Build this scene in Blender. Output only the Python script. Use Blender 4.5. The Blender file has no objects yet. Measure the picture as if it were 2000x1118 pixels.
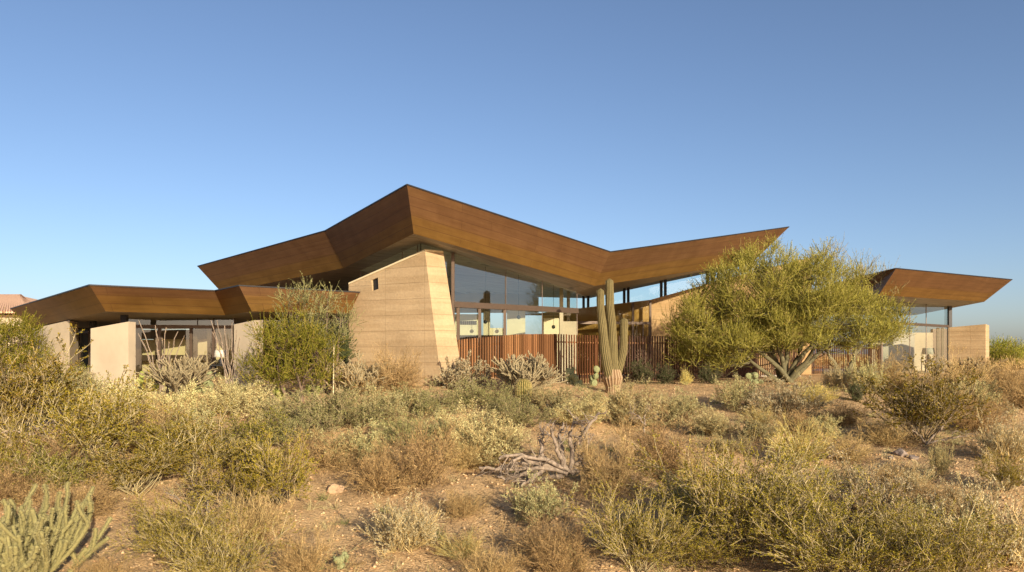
import bpy, math, random
import numpy as np
from mathutils import Vector
random.seed(7)
F = 1500.0; HY = 690.0; ZC = 1.6
S = bpy.context.scene
COL = S.collection
R = math.radians

def P(x, y, d):
    return np.array([(x-1000.0)/F*d, d, ZC+(HY-y)/F*d])
def sm(a, b, v):
    t = np.clip((np.asarray(v, float)-a)/(b-a), 0, 1); return t*t*(3-2*t)
def gz(X, Y):
    X = np.asarray(X, float); Y = np.asarray(Y, float)
    base = 0.44-0.115*(22-np.clip(Y, 3, 22)) + 0.16*sm(22, 26.5, Y)
    berm = 0.38*sm(9, 19.5, Y)*(1-sm(0.3, 2.8, X))*(1-sm(45, 80, Y))*(1-sm(22.5, 25.5, Y)*sm(-5.6, -4.8, X))
    und = 0.08*np.sin(X*0.8+1.3)*np.sin(Y*0.6+.4) + 0.045*np.sin(X*2.1+Y*1.3) + 0.02*np.sin(X*4.3-Y*3.7)
    und = und*(1-sm(21, 25, Y))*sm(1, 4, Y)
    far = -0.004*np.clip(Y-60, 0, 200)
    return base+berm+und+far
def G(x, y):
    """where the ray through photo pixel meets the terrain"""
    d = 2.5
    while d < 90:
        X = (x-1000)/F*d; z = ZC+(HY-y)/F*d
        if z <= gz(X, d): break
        d += 0.05
    return (x-1000)/F*d, d

# ---------------------------------------------------------------- materials
def new_mat(name):
    m = bpy.data.materials.new(name); m.use_nodes = True
    nt = m.node_tree; nt.nodes.clear()
    out = nt.nodes.new('ShaderNodeOutputMaterial')
    return m, nt, out
def N(nt, typ, **kw):
    n = nt.nodes.new(typ)
    for k, v in kw.items():
        if k in n.inputs: n.inputs[k].default_value = v
        else: setattr(n, k, v)
    return n
def ramp(nt, fac, stops):
    r = nt.nodes.new('ShaderNodeValToRGB'); e = r.color_ramp.elements
    while len(e) < len(stops): e.new(0.5)
    for i, (p, c) in enumerate(stops):
        e[i].position = p; e[i].color = (*c, 1)
    nt.links.new(fac, r.inputs[0]); return r.outputs[0]
def mixc(nt, f, a, b, mode='MIX'):
    m = nt.nodes.new('ShaderNodeMix'); m.data_type = 'RGBA'; m.blend_type = mode
    for s, v in ((m.inputs[0], f), (m.inputs[6], a), (m.inputs[7], b)):
        if isinstance(v, (int, float)): s.default_value = v
        elif isinstance(v, tuple): s.default_value = (*v, 1)
        else: nt.links.new(v, s)
    return m.outputs[2]
def math_n(nt, op, a, b=0.0):
    m = nt.nodes.new('ShaderNodeMath'); m.operation = op
    for s, v in ((m.inputs[0], a), (m.inputs[1], b)):
        if isinstance(v, (int, float)): s.default_value = v
        else: nt.links.new(v, s)
    return m.outputs[0]
def principled(nt, out, col, rough=0.8, metal=0.0, spec=0.3, bump=None, bs=0.3, bd=0.02):
    b = nt.nodes.new('ShaderNodeBsdfPrincipled')
    if isinstance(col, tuple): b.inputs['Base Color'].default_value = (*col, 1)
    else: nt.links.new(col, b.inputs['Base Color'])
    if isinstance(rough, float): b.inputs['Roughness'].default_value = rough
    else: nt.links.new(rough, b.inputs['Roughness'])
    b.inputs['Metallic'].default_value = metal
    b.inputs['Specular IOR Level'].default_value = spec
    if bump is not None:
        n = nt.nodes.new('ShaderNodeBump'); n.inputs['Strength'].default_value = bs; n.inputs['Distance'].default_value = bd
        nt.links.new(bump, n.inputs['Height']); nt.links.new(n.outputs[0], b.inputs['Normal'])
    nt.links.new(b.outputs[0], out.inputs[0]); return b
def coords(nt, kind='Object', scale=(1, 1, 1)):
    if kind == 'Pos':
        g = nt.nodes.new('ShaderNodeNewGeometry').outputs['Position']
    else:
        g = nt.nodes.new('ShaderNodeTexCoord').outputs[kind]
    mp = nt.nodes.new('ShaderNodeMapping'); mp.inputs['Scale'].default_value = scale
    nt.links.new(g, mp.inputs[0]); return mp.outputs[0]
def noise(nt, vec, scale=5.0, detail=6.0, rough=0.6):
    n = nt.nodes.new('ShaderNodeTexNoise'); n.inputs['Scale'].default_value = scale
    n.inputs['Detail'].default_value = detail; n.inputs['Roughness'].default_value = rough
    nt.links.new(vec, n.inputs['Vector']); return n.outputs['Fac']

def mat_simple(name, col, rough=0.7, metal=0.0, var=0.15, nscale=6.0, bs=0.15):
    m, nt, out = new_mat(name)
    v = coords(nt, 'Pos'); f = noise(nt, v, nscale)
    c = ramp(nt, f, [(0.3, tuple(x*(1-var) for x in col)), (0.7, tuple(min(1, x*(1+var)) for x in col))])
    principled(nt, out, c, rough, metal, 0.3, f, bs, 0.01); return m

def mat_fascia():
    m, nt, out = new_mat('weathered_copper')
    uv = coords(nt, 'UV')
    br = nt.nodes.new('ShaderNodeTexBrick')
    nt.links.new(uv, br.inputs['Vector'])
    br.inputs['Scale'].default_value = 1.0; br.inputs['Brick Width'].default_value = 2.9; br.inputs['Row Height'].default_value = 0.205
    br.inputs['Mortar Size'].default_value = 0.007; br.inputs['Mortar Smooth'].default_value = 0.2
    br.inputs['Color1'].default_value = (0, 0, 0, 1); br.inputs['Color2'].default_value = (1, 1, 1, 1); br.inputs['Mortar'].default_value = (0.5, 0.5, 0.5, 1)
    br.offset = 0.37; br.offset_frequency = 2
    sx = nt.nodes.new('ShaderNodeSeparateXYZ'); nt.links.new(uv, sx.inputs[0])
    st = coords(nt, 'UV', (0.35, 6, 1)); f1 = noise(nt, st, 2.0, 5)
    st2 = coords(nt, 'UV', (1, 1, 1)); f2 = noise(nt, st2, 1.3, 7, 0.65)
    # the lower courses are a more golden brown, the upper ones redder
    hv = math_n(nt, 'ADD', sx.outputs[1], math_n(nt, 'MULTIPLY', math_n(nt, 'SUBTRACT', f2, 0.5), 0.10))
    base = ramp(nt, hv, [(0.0, (0.27, 0.155, 0.032)), (0.36, (0.255, 0.14, 0.036)), (0.46, (0.215, 0.112, 0.048)), (1.0, (0.195, 0.102, 0.046))])
    pv = mixc(nt, 0.30, base, mixc(nt, br.outputs['Color'], (0.18, 0.092, 0.04), (0.26, 0.14, 0.05)))
    var = ramp(nt, f1, [(0.25, (0.78, 0.75, 0.72)), (0.75, (1.12, 1.12, 1.1))])
    c = mixc(nt, 1.0, pv, var, 'MULTIPLY')
    blot = ramp(nt, f2, [(0.35, (0.85, 0.82, 0.8)), (0.6, (1.05, 1.05, 1.05))])
    c = mixc(nt, 1.0, c, blot, 'MULTIPLY')
    c = mixc(nt, math_n(nt, 'MULTIPLY', br.outputs['Fac'], .6), c, (0.10, 0.045, 0.02))
    b = principled(nt, out, c, 0.46, 0.6, 0.4, math_n(nt, 'SUBTRACT', math_n(nt, 'MULTIPLY', f2, 0.3), br.outputs['Fac']), 0.25, 0.01)
    return m
def mat_rammed(name, c1, c2, c3):
    m, nt, out = new_mat(name)
    v = coords(nt, 'Pos', (0.22, 0.22, 3.2)); f = noise(nt, v, 1.6, 7, 0.6)
    v2 = coords(nt, 'Pos', (1, 1, 1)); g = noise(nt, v2, 14, 8, 0.7); g2 = noise(nt, v2, 0.9, 4, 0.5)
    c = ramp(nt, f, [(0.30, c1), (0.48, c2), (0.56, c3), (0.72, c2)])
    c = mixc(nt, 0.55, c, ramp(nt, g, [(0.3, tuple(x*0.75 for x in c2)), (0.7, tuple(x*1.2 for x in c2))]))
    c = mixc(nt, 1.0, c, ramp(nt, g2, [(0.3, (0.86, 0.85, 0.84)), (0.7, (1.06, 1.06, 1.05))]), 'MULTIPLY')
    # lift lines every 0.6 m and formwork joints
    sx = nt.nodes.new('ShaderNodeSeparateXYZ'); nt.links.new(coords(nt, 'Pos'), sx.inputs[0])
    fr = math_n(nt, 'FRACT', math_n(nt, 'DIVIDE', math_n(nt, 'ADD', sx.outputs[2], math_n(nt, 'MULTIPLY', g2, 0.04)), 0.45))
    line = math_n(nt, 'LESS_THAN', fr, 0.035)
    fx = math_n(nt, 'FRACT', math_n(nt, 'DIVIDE', math_n(nt, 'ADD', sx.outputs[0], math_n(nt, 'MULTIPLY', g2, 0.03)), 1.22))
    ln2 = math_n(nt, 'LESS_THAN', fx, 0.012)
    ll = math_n(nt, 'MAXIMUM', math_n(nt, 'MULTIPLY', line, 0.5), math_n(nt, 'MULTIPLY', ln2, 0.4))
    c = mixc(nt, ll, c, tuple(x*0.6 for x in c1))
    h = math_n(nt, 'SUBTRACT', math_n(nt, 'ADD', g, math_n(nt, 'MULTIPLY', f, 1.5)), ll)
    principled(nt, out, c, 0.95, 0, 0.1, h, 0.5, 0.02); return m
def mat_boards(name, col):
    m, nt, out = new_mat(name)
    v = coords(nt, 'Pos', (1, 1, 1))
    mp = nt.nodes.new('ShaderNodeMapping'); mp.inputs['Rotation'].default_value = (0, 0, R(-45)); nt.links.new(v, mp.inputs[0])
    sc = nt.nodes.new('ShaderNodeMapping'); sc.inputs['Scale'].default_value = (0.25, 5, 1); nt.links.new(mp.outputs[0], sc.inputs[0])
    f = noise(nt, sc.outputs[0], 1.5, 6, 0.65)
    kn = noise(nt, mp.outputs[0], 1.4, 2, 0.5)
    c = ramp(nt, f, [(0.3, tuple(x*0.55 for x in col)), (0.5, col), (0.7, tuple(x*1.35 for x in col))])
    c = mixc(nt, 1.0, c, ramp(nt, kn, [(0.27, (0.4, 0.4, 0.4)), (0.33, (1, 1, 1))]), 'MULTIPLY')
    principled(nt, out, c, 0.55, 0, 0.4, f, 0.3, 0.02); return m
def mat_glass(name, tint, refl=0.10, edge=1.4):
    m, nt, out = new_mat(name)
    tr = nt.nodes.new('ShaderNodeBsdfTransparent'); tr.inputs[0].default_value = (*tint, 1)
    gl = nt.nodes.new('ShaderNodeBsdfGlossy'); gl.inputs['Roughness'].default_value = 0.015; gl.inputs[0].default_value = (0.9, 0.97, 1, 1)
    fr = nt.nodes.new('ShaderNodeFresnel'); fr.inputs['IOR'].default_value = 1.5
    f = math_n(nt, 'ADD', math_n(nt, 'MULTIPLY', fr.outputs[0], edge), refl)
    f2 = nt.nodes.new('ShaderNodeClamp'); nt.links.new(f, f2.inputs[0])
    mx = nt.nodes.new('ShaderNodeMixShader'); nt.links.new(f2.outputs[0], mx.inputs[0])
    nt.links.new(tr.outputs[0], mx.inputs[1]); nt.links.new(gl.outputs[0], mx.inputs[2]); nt.links.new(mx.outputs[0], out.inputs[0])
    return m
def mat_leaf(name, a, b, dry=None, trans=0.3, dryamt=0.12):
    m, nt, out = new_mat(name)
    g = nt.nodes.new('ShaderNodeNewGeometry'); oi = nt.nodes.new('ShaderNodeObjectInfo')
    stops = [(0.0, a), (1-dryamt-0.02, b)]
    if dry: stops.append((1-dryamt+0.02, dry))
    c = ramp(nt, g.outputs['Random Per Island'], stops)
    hsv = nt.nodes.new('ShaderNodeHueSaturation'); nt.links.new(c, hsv.inputs['Color'])
    nt.links.new(math_n(nt, 'ADD', math_n(nt, 'MULTIPLY', oi.outputs['Random'], 0.5), 0.75), hsv.inputs['Value'])
    nt.links.new(math_n(nt, 'ADD', math_n(nt, 'MULTIPLY', oi.outputs['Random'], 0.02), 0.49), hsv.inputs['Hue'])
    di = nt.nodes.new('ShaderNodeBsdfDiffuse'); nt.links.new(hsv.outputs[0], di.inputs[0])
    tl = nt.nodes.new('ShaderNodeBsdfTranslucent'); nt.links.new(hsv.outputs[0], tl.inputs[0])
    mx = nt.nodes.new('ShaderNodeMixShader'); mx.inputs[0].default_value = trans
    nt.links.new(di.outputs[0], mx.inputs[1]); nt.links.new(tl.outputs[0], mx.inputs[2]); nt.links.new(mx.outputs[0], out.inputs[0])
    return m
def mat_cactus(name, groove, ridge, nz=30.0):
    m, nt, out = new_mat(name)
    at = nt.nodes.new('ShaderNodeAttribute'); at.attribute_name = 'ridge'
    v = coords(nt, 'Object'); f = noise(nt, v, nz, 4, 0.7)
    rr = math_n(nt, 'ADD', at.outputs['Fac'], math_n(nt, 'MULTIPLY', math_n(nt, 'SUBTRACT', f, 0.5), 0.8))
    c = ramp(nt, rr, [(0.35, groove), (0.85, ridge)])
    g = noise(nt, v, 3, 4, 0.6)
    c = mixc(nt, 1.0, c, ramp(nt, g, [(0.3, (0.8, 0.78, 0.72)), (0.7, (1.1, 1.1, 1.05))]), 'MULTIPLY')
    principled(nt, out, c, 0.75, 0, 0.2, f, 0.6, 0.02); return m

def mat_ground():
    m, nt, out = new_mat('desert_soil')
    v = coords(nt, 'Pos')
    a = noise(nt, v, 0.35, 5, 0.6); b = noise(nt, v, 3.0, 8, 0.7); cfin = noise(nt, v, 40, 6, 0.8)
    vo = nt.nodes.new('ShaderNodeTexVoronoi'); vo.inputs['Scale'].default_value = 28; nt.links.new(v, vo.inputs['Vector'])
    c = ramp(nt, a, [(0.35, (0.56, 0.34, 0.145)), (0.65, (0.70, 0.46, 0.215))])
    c = mixc(nt, 0.5, c, ramp(nt, b, [(0.3, (0.40, 0.23, 0.10)), (0.7, (0.70, 0.45, 0.22))]))
    c = mixc(nt, 0.45, c, mixc(nt, vo.outputs['Color'], (0.46, 0.29, 0.13), (0.76, 0.55, 0.29)))
    h = math_n(nt, 'ADD', math_n(nt, 'MULTIPLY', b, 1.2), math_n(nt, 'ADD', math_n(nt, 'MULTIPLY', cfin, 0.5), math_n(nt, 'MULTIPLY', vo.outputs['Distance'], -0.5)))
    principled(nt, out, c, 1.0, 0, 0.05, h, 0.8, 0.05); return m

M = {}
M['copper'] = mat_fascia()
M['rammed'] = mat_rammed('rammed_earth', (0.34, 0.235, 0.125), (0.42, 0.30, 0.165), (0.52, 0.385, 0.225))
M['rammed2'] = mat_rammed('rammed_earth_far', (0.33, 0.21, 0.09), (0.40, 0.26, 0.12), (0.44, 0.30, 0.15))
M['plaster'] = mat_simple('sand_plaster', (0.52, 0.42, 0.28), 0.95, 0, 0.13, 0.9, 0.2)
M['cream'] = mat_simple('cream_plaster', (0.66, 0.55, 0.33), 0.9, 0, 0.05, 2.0, 0.1)
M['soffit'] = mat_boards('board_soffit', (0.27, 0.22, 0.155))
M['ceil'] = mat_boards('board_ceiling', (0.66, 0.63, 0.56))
M['frame'] = mat_simple('bronze_frame', (0.11, 0.075, 0.05), 0.45, 0.4, 0.1, 8)
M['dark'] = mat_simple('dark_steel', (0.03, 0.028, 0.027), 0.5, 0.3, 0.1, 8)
M['rooftop'] = mat_simple('roof_sheet', (0.16, 0.09, 0.05), 0.6, 0.3)
M['floor'] = mat_simple('stone_floor', (0.58, 0.52, 0.43), 0.5)
M['glass'] = mat_glass('clear_glass', (0.84, 0.92, 0.90), 0.13)
M['glassd'] = mat_glass('tinted_glass', (0.74, 0.72, 0.52), 0.0, .6)
M['glass2'] = mat_glass('strip_glass', (0.84, 0.93, 0.93), 0.0, .5)
M['glassl'] = mat_glass('window_glass', (0.78, 0.80, 0.70), 0.05)
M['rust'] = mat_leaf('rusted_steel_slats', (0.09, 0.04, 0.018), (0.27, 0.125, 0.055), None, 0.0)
M['rustd'] = mat_simple('dark_steel_slats', (0.09, 0.045, 0.028), 0.75, 0.0, 0.25, 5.0, 0.3)  # same rusty slats, backlit shade painted in as a darker colour
M['tile'] = mat_simple('terracotta_tiles', (0.66, 0.40, 0.24), 0.85, 0, 0.25, 12)
M['soil'] = mat_ground()
M['white'] = mat_simple('white_shade', (0.62, 0.57, 0.46), 0.8, 0, 0.03)
M['rock'] = mat_simple('desert_rock', (0.42, 0.28, 0.16), 0.95, 0, 0.3, 9, 0.8)
M['rockg'] = mat_simple('grey_rock', (0.26, 0.20, 0.155), 0.95, 0, 0.3, 9, 0.8)
M['wood'] = mat_simple('dead_wood', (0.27, 0.205, 0.145), 0.95, 0, 0.4, 18, 0.8)
M['bark'] = mat_simple('dark_bark', (0.16, 0.11, 0.07), 0.95, 0, 0.4, 14, 0.8)
M['pvbark'] = mat_simple('green_bark', (0.14, 0.12, 0.06), 0.9, 0, 0.35, 7, 0.5)
M['twig'] = mat_leaf('twig_tan', (0.096, 0.061, 0.025), (0.643, 0.450, 0.199), None, 0.0)
M['twigg'] = mat_leaf('twig_grey', (0.081, 0.060, 0.031), (0.524, 0.411, 0.222), None, 0.0)
M['creo'] = mat_leaf('creosote_leaf', (0.096, 0.081, 0.007), (0.474, 0.370, 0.040), (0.472, 0.327, 0.084), 0.3)
M['green'] = mat_leaf('green_leaf', (0.082, 0.089, 0.011), (0.419, 0.387, 0.054), (0.463, 0.342, 0.092), 0.3)
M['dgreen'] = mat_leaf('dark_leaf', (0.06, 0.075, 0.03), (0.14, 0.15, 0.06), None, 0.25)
M['pv'] = mat_leaf('palo_verde_leaf', (0.093, 0.086, 0.015), (0.474, 0.411, 0.086), (0.448, 0.362, 0.127), 0.3, 0.1)
M['greyleaf'] = mat_leaf('grey_leaf', (0.144, 0.133, 0.056), (0.677, 0.623, 0.298), (0.602, 0.481, 0.205), 0.25)
M['mesq'] = mat_leaf('mesquite_leaf', (0.113, 0.113, 0.041), (0.551, 0.529, 0.198), (0.522, 0.476, 0.190), 0.3)
M['olv'] = mat_leaf('tree_grey_green', (0.088, 0.086, 0.030), (0.453, 0.428, 0.174), (0.407, 0.344, 0.176), 0.3)
M['litter'] = mat_leaf('dark_litter', (0.125, 0.082, 0.046), (0.300, 0.204, 0.121), None, 0.0)
M['silver'] = mat_leaf('silver_leaf', (0.251, 0.217, 0.119), (0.690, 0.598, 0.359), (0.605, 0.441, 0.225), 0.2)
M['straw'] = mat_leaf('straw', (0.238, 0.162, 0.065), (0.800, 0.729, 0.337), None, 0.15)
M['brown'] = mat_leaf('dry_brown', (0.145, 0.085, 0.031), (0.688, 0.452, 0.184), None, 0.15)
M['gold'] = mat_leaf('gold_grass', (0.232, 0.155, 0.041), (0.800, 0.629, 0.195), None, 0.3)
M['spine'] = mat_leaf('pale_spines', (0.257, 0.226, 0.099), (0.392, 0.343, 0.173), None, 0.2)
M['spinet'] = mat_leaf('tan_spines', (0.243, 0.190, 0.102), (0.371, 0.302, 0.173), None, 0.2)
M['cholla'] = mat_simple('cholla_skin', (0.24, 0.21, 0.08), 0.9, 0, 0.25, 40, 0.8)
M['chollat'] = mat_simple('tan_cholla_skin', (0.30, 0.24, 0.13), 0.9, 0, 0.3, 40, 0.8)
M['pear'] = mat_simple('prickly_pear_skin', (0.24, 0.25, 0.11), 0.8, 0, 0.2, 30, 0.4)
M['pear2'] = mat_simple('yellow_green_pear_skin', (0.27, 0.28, 0.06), 0.8, 0, 0.2, 30, 0.4)
M['sag'] = mat_cactus('saguaro_skin', (0.075, 0.06, 0.022), (0.235, 0.185, 0.08))
M['sagb'] = mat_cactus('saguaro_cork', (0.20, 0.12, 0.06), (0.42, 0.30, 0.18))
M['barrel'] = mat_cactus('barrel_skin', (0.10, 0.095, 0.02), (0.45, 0.34, 0.12))

# ---------------------------------------------------------------- object helpers
ROOT = {}
def thing(name, label, cat, loc, group=None, rz=0):
    o = bpy.data.objects.new(name, None); COL.objects.link(o); o.empty_display_size = 0.3
    o.location = tuple(float(v) for v in loc); o.rotation_euler.z = rz
    o['label'] = label; o['category'] = cat
    if group: o['group'] = group
    ROOT[o.name] = np.array(loc, float); return o
def mk(name, verts, faces, mat, parent=None, uvs=None, smooth=False, label=None, local=False):
    v = np.array([list(map(float, p)) for p in verts])
    off = ROOT.get(parent.name, np.zeros(3)) if parent is not None else np.zeros(3)
    if local: off = np.zeros(3)
    me = bpy.data.meshes.new(name); me.from_pydata([tuple(p) for p in v-off], [], [tuple(f) for f in faces])
    if uvs:
        ul = me.uv_layers.new(name='UVMap')
        for i, c in enumerate(uvs): ul.data[i].uv = c
    me.materials.append(mat)
    if smooth: me.polygons.foreach_set('use_smooth', [True]*len(me.polygons))
    me.update()
    o = bpy.data.objects.new(name, me); COL.objects.link(o)
    if parent is not None:
        o.parent = parent
        ROOT[o.name] = off
    if label: o['label'] = label
    return o
def npmesh(name, verts, quads, mat, smooth=False):
    me = bpy.data.meshes.new(name); n = len(verts); m = len(quads); k = quads.shape[1]
    me.vertices.add(n); me.vertices.foreach_set('co', np.ascontiguousarray(verts, dtype=np.float32).ravel())
    me.loops.add(m*k); me.loops.foreach_set('vertex_index', np.ascontiguousarray(quads, dtype=np.int32).ravel())
    me.polygons.add(m); me.polygons.foreach_set('loop_start', np.arange(0, m*k, k, dtype=np.int32))
    me.materials.append(mat); me.update(calc_edges=True); me.validate()
    if smooth: me.polygons.foreach_set('use_smooth', np.ones(len(me.polygons), dtype=bool))
    return me
def link(name, me, parent=None):
    o = bpy.data.objects.new(name, me); COL.objects.link(o)
    if parent is not None: o.parent = parent
    return o
class B:
    def __init__(s): s.v = []; s.f = []
    def hexa(s, p):           # p: 4 front (bl,br,tr,tl) then 4 back
        o = len(s.v); s.v += [np.array(q, float) for q in p]
        s.f += [tuple(o+i for i in t) for t in ((0, 1, 2, 3), (5, 4, 7, 6), (4, 0, 3, 7), (1, 5, 6, 2), (3, 2, 6, 7), (4, 5, 1, 0))]
    def bar(s, a, b, w, dpt, side=None):
        a = np.array(a, float); b = np.array(b, float); t = b-a; t /= np.linalg.norm(t)
        if side is None: side = np.array([1, 0, 0.0]) if abs(t[0]) < 0.9 else np.array([0, 1.0, 0])
        side = side-t*np.dot(side, t); side /= np.linalg.norm(side); n = np.cross(t, side)
        u = side*w/2; v = n*dpt/2
        s.hexa([a-u-v, a+u-v, b+u-v, b-u-v, a-u+v, a+u+v, b+u+v, b-u+v])
    def box(s, x0, x1, y0, y1, z0, z1):
        s.hexa([(x0, y0, z0), (x1, y0, z0), (x1, y0, z1), (x0, y0, z1), (x0, y1, z0), (x1, y1, z0), (x1, y1, z1), (x0, y1, z1)])
    def build(s, name, mat, parent=None, label=None, smooth=False):
        return mk(name, s.v, s.f, mat, parent, label=label, smooth=smooth)
def slab(a, b, za, zb, z0a, z0b, th, name, mat, parent, label=None):
    """wall between plan points a and b, thickness th behind"""
    a = np.array(a[:2], float); b = np.array(b[:2], float); t = b-a; t /= np.linalg.norm(t)
    n = np.array([-t[1], t[0]])*th
    if n[1] < 0: n = -n
    bb = B(); f = lambda p, z: (p[0], p[1], z)
    bb.hexa([f(a, z0a), f(b, z0b), f(b, zb), f(a, za), f(a+n, z0a), f(b+n, z0b), f(b+n, zb), f(a+n, za)])
    return bb.build(name, mat, parent, label)

# ---------------------------------------------------------------- the ground
def terrain():
    ys = np.concatenate([np.arange(-12, 30, 0.22), np.arange(30, 60, 1.2), np.geomspace(60, 1500, 30)])
    us = np.linspace(-1.3, 1.3, 230)
    vs = []; 
    for y in ys:
        w = max(14, abs(y)*1.0+8)
        X = us*w; vs.append(np.stack([X, np.full_like(X, y), gz(X, y)], 1))
    v = np.concatenate(vs); nx = len(us); q = []
    idx = np.arange(len(ys)*nx).reshape(len(ys), nx)
    q = np.stack([idx[:-1, :-1], idx[:-1, 1:], idx[1:, 1:], idx[1:, :-1]], -1).reshape(-1, 4)
    o = link('ground', npmesh('ground', v, q, M['soil'], True)); o['kind'] = 'structure'
terrain()

# ---------------------------------------------------------------- the house
house = thing('desert_house', 'low modern desert house of rammed earth and glass under folded copper brown roofs', 'house', (-1, 30, 0.6))
def part(name, label=None):
    o = bpy.data.objects.new(name, None); COL.objects.link(o); o.parent = house; ROOT[o.name] = ROOT[house.name]
    if label: o['label'] = label
    return o
def roof(top, bot, topfaces, soff, name, label, extra=None):
    """folded roof: copper fascia between the top and bottom loops, soffit and top sheets"""
    n = len(top)
    v = []; f = []; uv = []; u = 0
    for i in range(n):
        j = (i+1) % n
        a, b, c, d = top[i], top[j], bot[j], bot[i]
        L = np.linalg.norm(np.array(b)-a); o = len(v)
        hgt = 1.03 if name != 'low_roof' else 0.62
        v += [d, c, b, a]; f.append((o, o+1, o+2, o+3)); uv += [(u+.2, 0), (u+L-.2, 0), (u+L, hgt), (u, hgt)]; u += L+1.7
    uv2 = [(a, b) for a, b in uv]
    r = mk('roof', v, f, M['copper'], house, uvs=uv2, label=label)
    mk('roof_sheet', [np.array(t)-np.array([0, 0, 0.01]) for t in top], topfaces, M['rooftop'], r)
    sp, sf = soff
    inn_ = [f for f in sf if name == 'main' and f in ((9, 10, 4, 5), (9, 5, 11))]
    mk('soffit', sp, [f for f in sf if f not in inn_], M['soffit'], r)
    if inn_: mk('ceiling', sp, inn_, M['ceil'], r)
    e = B()
    for i in range(n):
        j = (i+1) % n
        e.bar(np.array(top[i])+[0, 0, 0.015], np.array(top[j])+[0, 0, 0.015], 0.035, 0.03, np.array([0, 0, 1.0]))
    e.build('edge_trim', M['dark'], r)
    return r
# main roof
A, Bt, C_, D, E = P(795, 362, 19.5), P(1192, 493, 25), P(1541, 444, 33), P(635, 452, 24.5), P(386, 521, 30)
def onplane(x, y, a, b, c):
    n = np.cross(b-a, c-a); o_ = np.array([0, 0, ZC]); d = np.array([(x-1000)/F, 1, (HY-y)/F]); return o_+d*(np.dot(n, a-o_)/np.dot(n, d))
C2 = np.array([13.0, 41, 7.2]); H = np.array([4.1, 41, 5.55]); Gt = np.array([-2, 41, 5.7]); E2 = np.array([-13, 40, 4.9])
Ab, Bb, Cb, Db, Eb = P(808, 457, 20.3), P(1162, 559, 25.6), P(1470, 513, 32.4), P(672, 524, 25.2), P(433, 572, 30.5)
Bb = onplane(1162, 559, A, Bt, Ab); Cb = onplane(1470, 513, Bt, C_, Bb); Db = onplane(672, 524, A, D, Ab); Eb = onplane(433, 572, D, E, Db)
print('DEPTHS', Bb, Cb, Db, Eb)
C2b = np.array([11.6, 40, 6.05]); Hb = np.array([4.0, 40, 4.45]); Gb = np.array([-2, 40, 4.6]); E2b = np.array([-11.7, 39, 3.9])
Sa, Sr, Sl = P(822, 476, 21.8), P(1127, 571, 26.0), P(704, 529, 25.2)
top = [A, Bt, C_, C2, H, Gt, E2, E, D]; bot = [Ab, Bb, Cb, C2b, Hb, Gb, E2b, Eb, Db]
sp = bot+[Sa, Sr, Sl]
sf = [(0, 1, 10, 9), (1, 4, 10), (9, 10, 4, 5), (1, 2, 3, 4), (0, 9, 11, 8), (9, 5, 11), (11, 5, 6), (8, 11, 6), (8, 6, 7)]
roof(top, bot, [(0, 1, 4, 5), (1, 2, 3, 4), (0, 5, 6, 8), (8, 6, 7)], (sp, sf), 'main', 'tall folded roof rising to a sharp peak and a long pointed tip')
tris = []
for f in sf:
    for k in range(1, len(f)-1): tris.append((sp[f[0]], sp[f[k]], sp[f[k+1]]))
def soff_z(X, Y):
    for a, b, c in tris:
        m = np.array([[b[0]-a[0], c[0]-a[0]], [b[1]-a[1], c[1]-a[1]]])
        if abs(np.linalg.det(m)) < 1e-9: continue
        s, t = np.linalg.solve(m, np.array([X-a[0], Y-a[1]]))
        if s >= -1e-4 and t >= -1e-4 and s+t <= 1.0001: return a[2]+s*(b[2]-a[2])+t*(c[2]-a[2])
    return 4.4
# low roof on the left
L = [P(20, 604, 30.9), P(175, 558, 20.0), P(420, 569, 22.0), P(467, 559, 20.5), P(702, 572, 22.72), np.array([-5.6, 32, 3.37]), np.array([-17, 38, 3.37])]
lb = [P(62, 640, 31.5), P(207, 609, 20.8), P(440, 616, 22.7), P(492, 609, 20.95), P(683, 613, 22.98), np.array([-5.8, 31.5, 2.75]), np.array([-16.8, 37.2, 2.75])]
roof(L, lb, [(0, 1, 2, 6), (2, 3, 4, 5, 6)], (lb, [(0, 1, 2, 6), (2, 3, 4, 5, 6)]), 'low_roof', 'low flat roof with folded corner facets at the left end')
# right wing roof
print('LOW', [onplane(*q) for q in ((440, 616, L[1], L[2], lb[1]), (62, 640, L[1], L[0], lb[1]))])
Rt = [P(1654, 548, 36), P(1750, 525, 31), P(1977, 547, 35.5), np.array([27.2, 50, 4.98]), np.array([18, 50, 4.98])]
rb = [P(1664, 592, 36.8), P(1716, 577, 31.8), P(1922, 590, 36.0), np.array([25.7, 49, 4.02]), np.array([18.5, 49, 4.02])]
roof(Rt, rb, [(0, 1, 2, 3, 4)], (rb, [(0, 1, 2, 3, 4)]), 'right', 'right hand roof tapering to a point beyond the end wall')

# battered rammed earth wall with the square opening
TL, TR, BR, BL = P(681, 556, 23.0), P(830, 491, 21.5), P(867, 778, 21.2), P(681, 778, 23.0)
BL[2] = BR[2] = 0.2
TR2, BR2 = P(866, 494, 21.95), P(911, 778, 21.7); BR2[2] = 0.2
TL2 = TL+(TR2-TR)*[1, 1, 0]+[0.02, 0.35, 0]; BL2 = BL+(BR2-BR)+[0.02, 0.35, 0]
us = [0, .31, .395, 1]; vs_ = [0, .868, .957, 1]
bl = lambda u, v: (BL*(1-u)+BR*u)*(1-v)+(TL*(1-u)+TR*u)*v
gv = [bl(u, v) for v in vs_ for u in us]; gf = []
for j in range(3):
    for i in range(3):
        if i == 1 and j == 1: continue
        gf.append((j*4+i, j*4+i+1, (j+1)*4+i+1, (j+1)*4+i))
nrm = np.cross(BR-BL, TL-BL); nrm /= np.linalg.norm(nrm); inn = -nrm*0.07 if nrm[1] < 0 else nrm*0.07
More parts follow.
